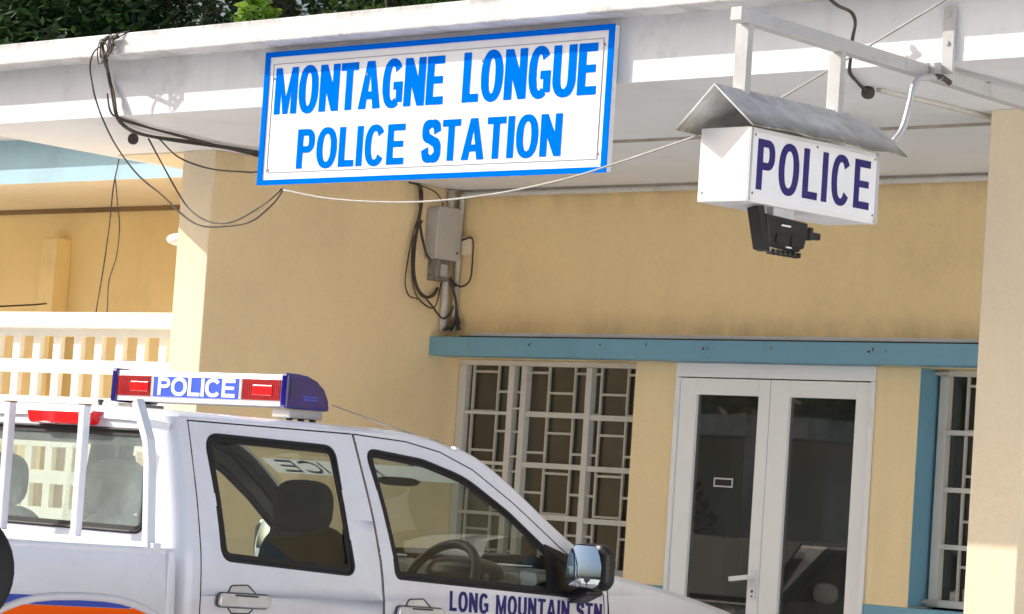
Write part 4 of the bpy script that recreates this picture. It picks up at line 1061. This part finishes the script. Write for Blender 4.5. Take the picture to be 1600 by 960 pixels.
bm = B((XC - .78, XC + .78, -6.1, -4.76, .60, .625)); link('bed_floor', bm, M['car'], CAR)
link('bed_front', B((XC - .85, XC + .85, -4.765, -4.735, .60, BEDZ + .004)), M['car'], CAR, bevel=.006)
link('tailgate', B((XC - .78, XC + .78, -6.17, -6.12, .45, BEDZ + .012)), M['car'], CAR, bevel=.012)
link('rear_bumper', B((XC - .82, XC + .82, -6.32, -6.18, .28, .45)), M['car'], CAR, bevel=.03)
for sd in (1, -1): link('tail_light', B((XC + sd * .84 - .03, XC + sd * .84 + .03, -6.185, -6.165, .62, .95)), M['redbright'], CAR, bevel=.008)
# chassis and wheels
link('chassis', B((XC - .55, XC + .55, -6.1, -1.3, .10, .36), (XC - .78, XC + .78, -4.62, -2.5, .30, .40)), M['black'], CAR)
for y in (-5.15, -2.10):
    for sd in (1, -1):
        bm = bmesh.new(); lathe(bm, [(.20, -.11), (.33, -.115), (.36, -.09), (.365, 0), (.36, .09), (.33, .115), (.20, .11)], (XC + sd * .74, y, .205), 'X', 32)
        w_ = link('wheel', bm, M['tyre'], CAR)
        bm = bmesh.new(); lathe(bm, [(.05, sd * .09), (.20, sd * .10), (.215, sd * .112)], (XC + sd * .74, y, .205), 'X', 24); link('rim', bm, M['rim'], w_)

# rack of bars behind the cab
rk = link('rack_rail', B((XC - .84, XC + .84, -4.83, -4.795, 1.096, 1.130)), M['car'], CAR, bevel=.004, label='white bar rack standing in the bed against the cab')
for x in (.40, .88, 1.33):
    link('rack_post', B((x - .017, x + .017, -4.828, -4.798, 1.1305, 1.606)), M['car'], rk, bevel=.003)
    link('post_cap', B((x - .018, x + .018, -4.829, -4.797, 1.6062, 1.612)), paint('rusty_cap', (.3, .22, .15), .8), rk)
for sd in (1, -1):
    bm = bmesh.new()
    pp = [(XC + sd * .655, -4.80, 1.63), (XC + sd * .755, -4.81, 1.47), (XC + sd * .80, -4.82, 1.10)]
    pts2 = [Vector(pp[0]), (Vector(pp[0]) * .12 + Vector(pp[1]) * .88), (Vector(pp[1]) * .86 + Vector(pp[2]) * .14), Vector(pp[2])]
    prev = None
    for i, p in enumerate(pts2):
        d = (pts2[min(i+1, len(pts2)-1)] - pts2[max(i-1, 0)]).normalized(); s2 = d.cross(Vector((0, 1, 0))).normalized()
        row = [bm.verts.new(p + s2 * a * .016 + Vector((0, b, 0))) for a, b in ((-1, -.018), (1, -.018), (1, .018), (-1, .018))]
        if prev:
            for q in range(4): bm.faces.new((prev[q], prev[(q+1) % 4], row[(q+1) % 4], row[q]))
        else: bm.faces.new(row)
        prev = row
    bm.faces.new(prev[::-1])
    link('rack_brace', bm, M['car'], rk, bevel=.003)
    bm = bmesh.new(); bar(bm, (XC + sd * .67, -4.79, 1.555), (XC + sd * .70, -4.69, 1.545), .03, .03); link('rack_stay', bm, M['car'], rk)

# light bar: deep at the back, top curving down to the front
BARP = [(-3.950, 1.664), (-3.735, 1.664), (-3.742, 1.70), (-3.765, 1.738), (-3.80, 1.764), (-3.85, 1.781), (-3.90, 1.786), (-3.948, 1.786)]
bm = bmesh.new(); prism(bm, BARP, lambda u, v, d: (d, u, v), .425, 1.425)
lb = link('light_bar', bm, M['white'], CAR, bevel=.003, label='light bar with red lenses, blue POLICE panel and blue end caps')
def lens(x0, x1, mat, name):
    return link(name, B((x0, x1, -3.9545, -3.9505, 1.6835, 1.7665)), M[mat], lb, bevel=.0015)
lens(.430, .640, 'red', 'red_lens'); lens(1.200, 1.420, 'red', 'red_lens')
lens(.662, 1.178, 'bluepanel', 'police_panel')
lens(.642, .660, 'grey', 'divider'); lens(1.180, 1.198, 'grey', 'divider')
for x0, x1 in ((.515, .625), (1.265, 1.375)):
    link('lens_reflector', B((x0, x1, -3.9575, -3.9548, 1.703, 1.742)), M['redbright'], lb, bevel=.002)
link('front_lens', B((.43, 1.42, -3.741, -3.730, 1.672, 1.70)), M['bluelens'], lb)
bm = bmesh.new(); letters(bm, 'POLICE', lambda u, v, d: (u, -3.9548 - d, v), .688, 1.160, 1.690, 1.761, .27, .2, .07, .4, .0012)
link('lettering', bm, M['white'], lb, label='white capitals POLICE')
CAPP = offset_poly(BARP, -.008)
for sd, xe in ((1, 1.4255), (-1, .4245)):
    bm = bmesh.new(); prism(bm, roundpoly(CAPP, .012, 3), lambda u, v, d: (xe + sd * d, u, v), 0, .036)
    cp = link('end_cap', bm, M['bluelens'], lb, bevel=.016, label='dark blue end cap of the light bar')
    bm = bmesh.new(); prism(bm, roundpoly(offset_poly(BARP, .014), .01, 3), lambda u, v, d: (xe + sd * d, u, v), .0365, .0395); link('cap_face', bm, M['bluelens'], cp, bevel=.003)
    if sd > 0:
        each('cap_vent', [(xe + .0396, xe + .0415, -3.875, -3.80, 1.704, 1.709), (xe + .0396, xe + .0415, -3.87, -3.80, 1.694, 1.698)], M['bluepanel'], cp)
    bm = B((xe - sd * .02 - .055, xe - sd * .02 + .05, -3.925, -3.755, 1.622, 1.6535)); link('mounting_foot', bm, M['grey'], lb, bevel=.005)
    for y in (-3.90, -3.84, -3.78):
        bm = bmesh.new(); lathe(bm, [(.013, 1.598), (.013, 1.6215)], (xe + .0, y, 0), 'Z', 8); link('foot_bolt', bm, M['dash'], lb)

# aerial
bm = bmesh.new(); tube(bm, [(1.545, -3.235, 1.575), (1.535, -3.50, 1.627), (1.53, -3.78, 1.683)], [.004, .003, .0025], 6); tube(bm, [(1.545, -3.18, 1.562), (1.545, -3.235, 1.577), (1.545, -3.27, 1.583)], [.012, .010, .007], 8)
link('aerial', bm, M['whitecable'], CAR, label='thin swept-back roof aerial')
bm = bmesh.new(); bar(bm, (1.548, -3.27, 1.572), (1.548, -3.15, 1.552), .03, .016); link('aerial_base', bm, M['black'], CAR, bevel=.004)
bm = bmesh.new(); lathe(bm, [(.008, 1.60), (.008, 1.63), (.012, 1.632), (.012, 1.642)], (1.02, -4.5, 0), 'Z', 8); link('roof_bolt', bm, M['dash'], CAR)

# door mirrors
for k, sd in enumerate((1, -1)):
    x0 = XC + sd * .895; xs_ = lambda a: XC + sd * (.895 + a)
    bm = bmesh.new(); F = lambda u, v, d: (xs_(u), d, v)
    prism(bm, roundpoly([(.0, 1.03), (.150, 1.025), (.175, 1.06), (.172, 1.18), (.14, 1.21), (.03, 1.213), (.002, 1.185)], .04, 7), F, -2.70, -2.635)
    mr_ = link('door_mirror', bm, M['blackplastic'], fdoors[k], bevel=.02, label='black door mirror')
    bm = flat_mesh(roundpoly([(.008, 1.040), (.135, 1.036), (.150, 1.07), (.148, 1.175), (.125, 1.2), (.030, 1.203), (.010, 1.18)], .035, 6), [], [1.06, 1.085, 1.11, 1.135, 1.16, 1.185], [.03, .055, .08, .105, .13])
    for v in bm.verts:                       # slightly domed, turned a little outwards and up
        u_, z_ = v.co.x - .08, v.co.y - 1.12
        v.co = (xs_(v.co.x), -2.7315 + .38 * u_ + .12 * z_ + 1.1 * (u_ * u_ + z_ * z_), v.co.y)
    bm.normal_update()
    for f in bm.faces:
        if f.normal.y > 0: f.normal_flip()
    link('mirror_glass', bm, M['mirror'], mr_, recalc=False, smooth=True)
    bm = bmesh.new(); prism(bm, roundpoly([(.004, 1.034), (.138, 1.030), (.155, 1.07), (.153, 1.178), (.128, 1.206), (.028, 1.208), (.006, 1.184)], .035, 6), lambda u, v, d: (xs_(u), -2.7295 + .38 * (u - .08) + .12 * (v - 1.12) + .012 + d, v), 0, .03); link('mirror_bezel', bm, M['blackplastic'], mr_, bevel=.006)
    bm = bmesh.new(); bar(bm, (xs_(-.04), -2.63, .985), (xs_(.075), -2.65, 1.03), .09, .05); link('mirror_foot', bm, M['blackplastic'], mr_, bevel=.012)

# cabin
for y, x, sc, z0 in ((-3.52, 1.33, 1, 0), (-3.52, .53, 1, 0), (-4.42, 1.29, 1, .03), (-4.42, .57, 1, .03)):
    bm = bmesh.new(); blob(bm, (x, y - .16, .95), (.25, .085, .27), 3.2, 22, 14); blob(bm, (x, y + .14, .70), (.25, .27, .10), 3.4, 20, 10)
    st_ = link('seat', bm, M['seat'], CAR)
    bm = bmesh.new(); blob(bm, (x, y - .19 + (0 if z0 else 0), 1.285 + z0), (.145, .065, .105), 3, 20, 12)
    for dx in (-.06, .06): tube(bm, [(x + dx, y - .175, 1.12), (x + dx, y - .185, 1.24 + z0)], .008, 8)
    link('headrest', bm, M['seat'], st_)
for sd in (1, -1):
    bm = bmesh.new(); bar(bm, (XC + sd * .655, -3.76, 1.44), (XC + sd * .60, -3.66, 1.02), .045, .004, (1, 0, 0)); link('seat_belt', bm, M['black'], CAR)
bm = bmesh.new(); blob(bm, (XC, -4.60, .95), (.66, .06, .20), 4, 24, 10); link('rear_shelf', bm, M['seat'], CAR)
bm = bmesh.new()
for sx in (1,):
    prism(bm, roundpoly([(-2.86, .62), (-2.36, .62), (-2.34, 1.085), (-2.60, 1.072), (-2.80, 1.03), (-2.88, .92)], .04, 5), lambda u, v, d: (XC + d, u, v), -.77, .77)
ds = link('dashboard', bm, M['dash'], CAR, label='grey dashboard')
bm = bmesh.new(); blob(bm, (1.32, -2.78, 1.045), (.19, .11, .075), 2.6, 20, 10); link('instrument_hood', bm, M['blackplastic'], ds)
bm = B((1.18, 1.34, -2.52, -2.40, 1.09, 1.094), (.35, .60, -2.60, -2.42, 1.092, 1.097)); link('paper', bm, M['banner'], ds)
bm = bmesh.new(); c = Vector((1.32, -2.93, 1.005)); ax = Vector((0, -.86, .5)).normalized(); uu = Vector((1, 0, 0)); vv = ax.cross(uu)
tube(bm, [c + (uu * math.cos(a) + vv * math.sin(a)) * .19 for a in [2 * math.pi * k / 40 for k in range(40)]], .020, 10, True)
for a in (0, math.pi, 1.5 * math.pi): bar(bm, c - ax * .03, c + (uu * math.cos(a) + vv * math.sin(a)) * .185, .035, .018)
blob(bm, tuple(c - ax * .03), (.06, .03, .05), 2.6, 14, 8)
link('steering_wheel', bm, M['blackplastic'], CAR)
bm = bmesh.new(); blob(bm, (.945, -2.83, 1.430), (.125, .022, .038), 3.5, 18, 10); tube(bm, [(.945, -2.81, 1.45), (.945, -2.74, 1.5)], .009, 8)
link('rear_view_mirror', bm, M['dash'], CAR)
link('cabin_floor', B((XC - .76, XC + .76, -4.66, -2.34, .405, .43)), M['black'], CAR)
link('firewall', B((XC - .80, XC + .80, -2.36, -2.33, .40, 1.0)), M['black'], CAR)
# ================================================================== ROADSIDE, LEFT EDGE
mp_ = thing('black_round_object', 'unidentified black rounded object at the left edge, on an added thin post', 'unidentified object', (2.14, -5.93, -.17))  # black shape of unknown kind, built as a domed disc on an added post
def place_round_object(c, r, rz):
    bm = bmesh.new()
    prof = [(.002, -.07), (r * .45, -.062), (r * .8, -.035), (r * .97, -.008), (r, .01), (r * .98, .025)]
    lathe(bm, prof, (0, 0, 0), 'Y', 36)
    a = R(44.16)
    for v in bm.verts:
        x, y, z = v.co; v.co = (c[0] + x * math.cos(a) - y * math.sin(a), c[1] + x * math.sin(a) + y * math.cos(a), c[2] + z * rz)
    link('round_back', bm, M['black'], mp_)
    bm = bmesh.new(); tube(bm, [(c[0], c[1], -.18), (c[0], c[1], c[2] + r * .5)], .02, 12); link('post', bm, M['blackplastic'], mp_)
place_round_object((2.138, -5.928, 1.026), .20, 1.03)

# ================================================================== ACROSS THE ROAD (only ever seen as reflections)
ob = thing('roadside_house', 'low cream house with white roof edge and columns across the road', 'building', (-14, -13, -.18))
link('wall', B((-24, -10, -20, -14, -.2, 2.2)), M['screen'], ob)
hr = link('roof', B((-24.4, -9.4, -20.4, -12.9, 2.2, 2.42)), M['roofwhite'], ob)
for x in (-10.2, -12.5, -15, -18): link('column', B((x - .14, x + .14, -13.3, -13.02, -.2, 2.2)), M['roofwhite'], ob)
link('window', B((-17.5, -16.5, -13.99, -13.95, .9, 2.0)), M['dark'], ob)
for i, (x, y, h) in enumerate(((-9.0, -19.5, 4.4), (-12, -22, 4.8), (-16, -22, 5), (-20, -22.5, 5), (-24, -19, 4.6), (-6, -21, 4.2), (-26, -14, 4.6))):
    tree(x, y, h, cluster(x, y, h * .52, 1.9, 1.3, 13, 90 + i), 'leafdark', 'dark leafy tree across the road behind the cream house', 60 + i, 900, .15, .16, 'trees across the road')
def saloon(X0, Y0, q, label):
    dc = thing('dark_car', label, 'car', (X0, Y0, -.16))
    bm = bmesh.new()
    side = [(-2.15, .05), (2.15, .05), (2.2, .45), (2.05, .62), (.95, .75), (.35, 1.18), (-.95, 1.2), (-1.6, .82), (-2.15, .75)]
    prism(bm, roundpoly(side, .12, 4), lambda u, v, d: (X0 + d, Y0 + q * u, v), -.86, .86); link('body', bm, M['darkcar'], dc, bevel=.06)
    bm = bmesh.new()
    for sd in (1, -1): prism(bm, [(.82, .78), (.32, 1.12), (-.9, 1.14), (-1.35, .84)], lambda u, v, d: (X0 + sd * (.861 + d), Y0 + q * u, v), 0, .004)
    link('window', bm, M['blackglass'], dc)
    bm = bmesh.new(); prism(bm, [(-.75, .0), (.75, .0), (.62, 1.0), (-.62, 1.0)], lambda u, v, d: (X0 + u, Y0 + q * (.98 - v * .58 + d), .785 + v * .40 + d), .0, .012); link('windscreen', bm, M['blackglass'], dc)
    for y in (-1.35, 1.35):
        for sd in (1, -1):
            bm = bmesh.new(); lathe(bm, [(.2, -.1), (.31, -.1), (.32, 0), (.31, .1), (.2, .1)], (X0 + sd * .8, Y0 + y, .155), 'X', 24); link('wheel', bm, M['tyre'], dc)
    for sd in (1, -1):
        bm = bmesh.new(); blob(bm, (X0 + sd * .97, Y0 + q * .55, .86), (.1, .05, .07), 2.6); link('door_mirror', bm, M['cabinet'], dc)
for i, (x, y) in enumerate(((-11.8, -12.2), (-15.2, -12.4))):
    tree(x, y, 1.9, cluster(x, y, 1.1, .5, .5, 5, 140 + i), 'leafdark', 'low leafy garden bush before the cream house across the road', 80 + i, 700, .09, .04, 'garden bushes across the road', 'bush')
saloon(-6.2, -6.7, -1, 'dark parked saloon car out on the left of the forecourt')
saloon(-3.9, -5.6, 1, 'dark saloon car parked beside the white pickup, facing the porch')

# wall added out of view to bounce sunlight onto the pickup and porch
bw = thing('bounce_wall', 'plain white wall added out of view to bounce light into the forecourt', 'wall', (9.2, -4, -.17))
link('wall', B((9.1, 9.3, -8.4, .1, -.17, 3.3)), M['fascia'], bw)
link('coping', B((9.04, 9.36, -8.45, .12, 3.3005, 3.38)), M['roofwhite'], bw)

# ================================================================== LIGHT
SUN = Vector((-1.93, -1.0, 1.23)).normalized()
w = bpy.data.worlds.new('World'); SC.world = w; w.use_nodes = True
nt = w.node_tree; bg = nt.nodes.get('Background') or nt.nodes.new('ShaderNodeBackground')
sky = nt.nodes.new('ShaderNodeTexSky'); sky.sky_type = 'NISHITA'; sky.sun_disc = False
sky.sun_elevation = math.asin(SUN.z); sky.sun_rotation = math.atan2(SUN.x, SUN.y)
sky.air_density = 1.0; sky.dust_density = 7.0; sky.ozone_density = 2.0
nt.links.new(sky.outputs[0], bg.inputs[0]); bg.inputs[1].default_value = .15
ld = bpy.data.lights.new('sun', 'SUN'); ld.energy = 5.0; ld.angle = R(.5); ld.color = (1, .965, .91)
lo = bpy.data.objects.new('sun', ld); COL.objects.link(lo); lo.rotation_euler = SUN.to_track_quat('Z', 'Y').to_euler(); lo.location = (-20, -10, 20)

# ================================================================== CAMERA
cd = bpy.data.cameras.new('camera'); co = bpy.data.objects.new('camera', cd); COL.objects.link(co)
cd.sensor_width = 36; cd.lens = 36 * 4706 / 1600; cd.clip_start = .1; cd.clip_end = 2000
pitch, roll, yaw = R(3.662), R(3.791), R(44.158)
f = Vector((-math.sin(yaw) * math.cos(pitch), math.cos(yaw) * math.cos(pitch), math.sin(pitch)))
r0 = Vector((math.cos(yaw), math.sin(yaw), 0)); u0 = r0.cross(f)
r = r0 * math.cos(roll) + u0 * math.sin(roll); u = u0 * math.cos(roll) - r0 * math.sin(roll)
m3 = Matrix((r, u, -f)).transposed().to_4x4(); m3.translation = (10.0939, -11.6407, 1.3638)
co.matrix_world = m3
SC.camera = co
SC.view_settings.view_transform = 'Standard'; SC.view_settings.look = 'None'; SC.view_settings.exposure = 0; SC.view_settings.gamma = 1
SC.render.engine = 'CYCLES'; SC.cycles.max_bounces = 8; SC.cycles.transparent_max_bounces = 16; SC.cycles.use_denoising = True
SC.render.resolution_x, SC.render.resolution_y = 1024, 614
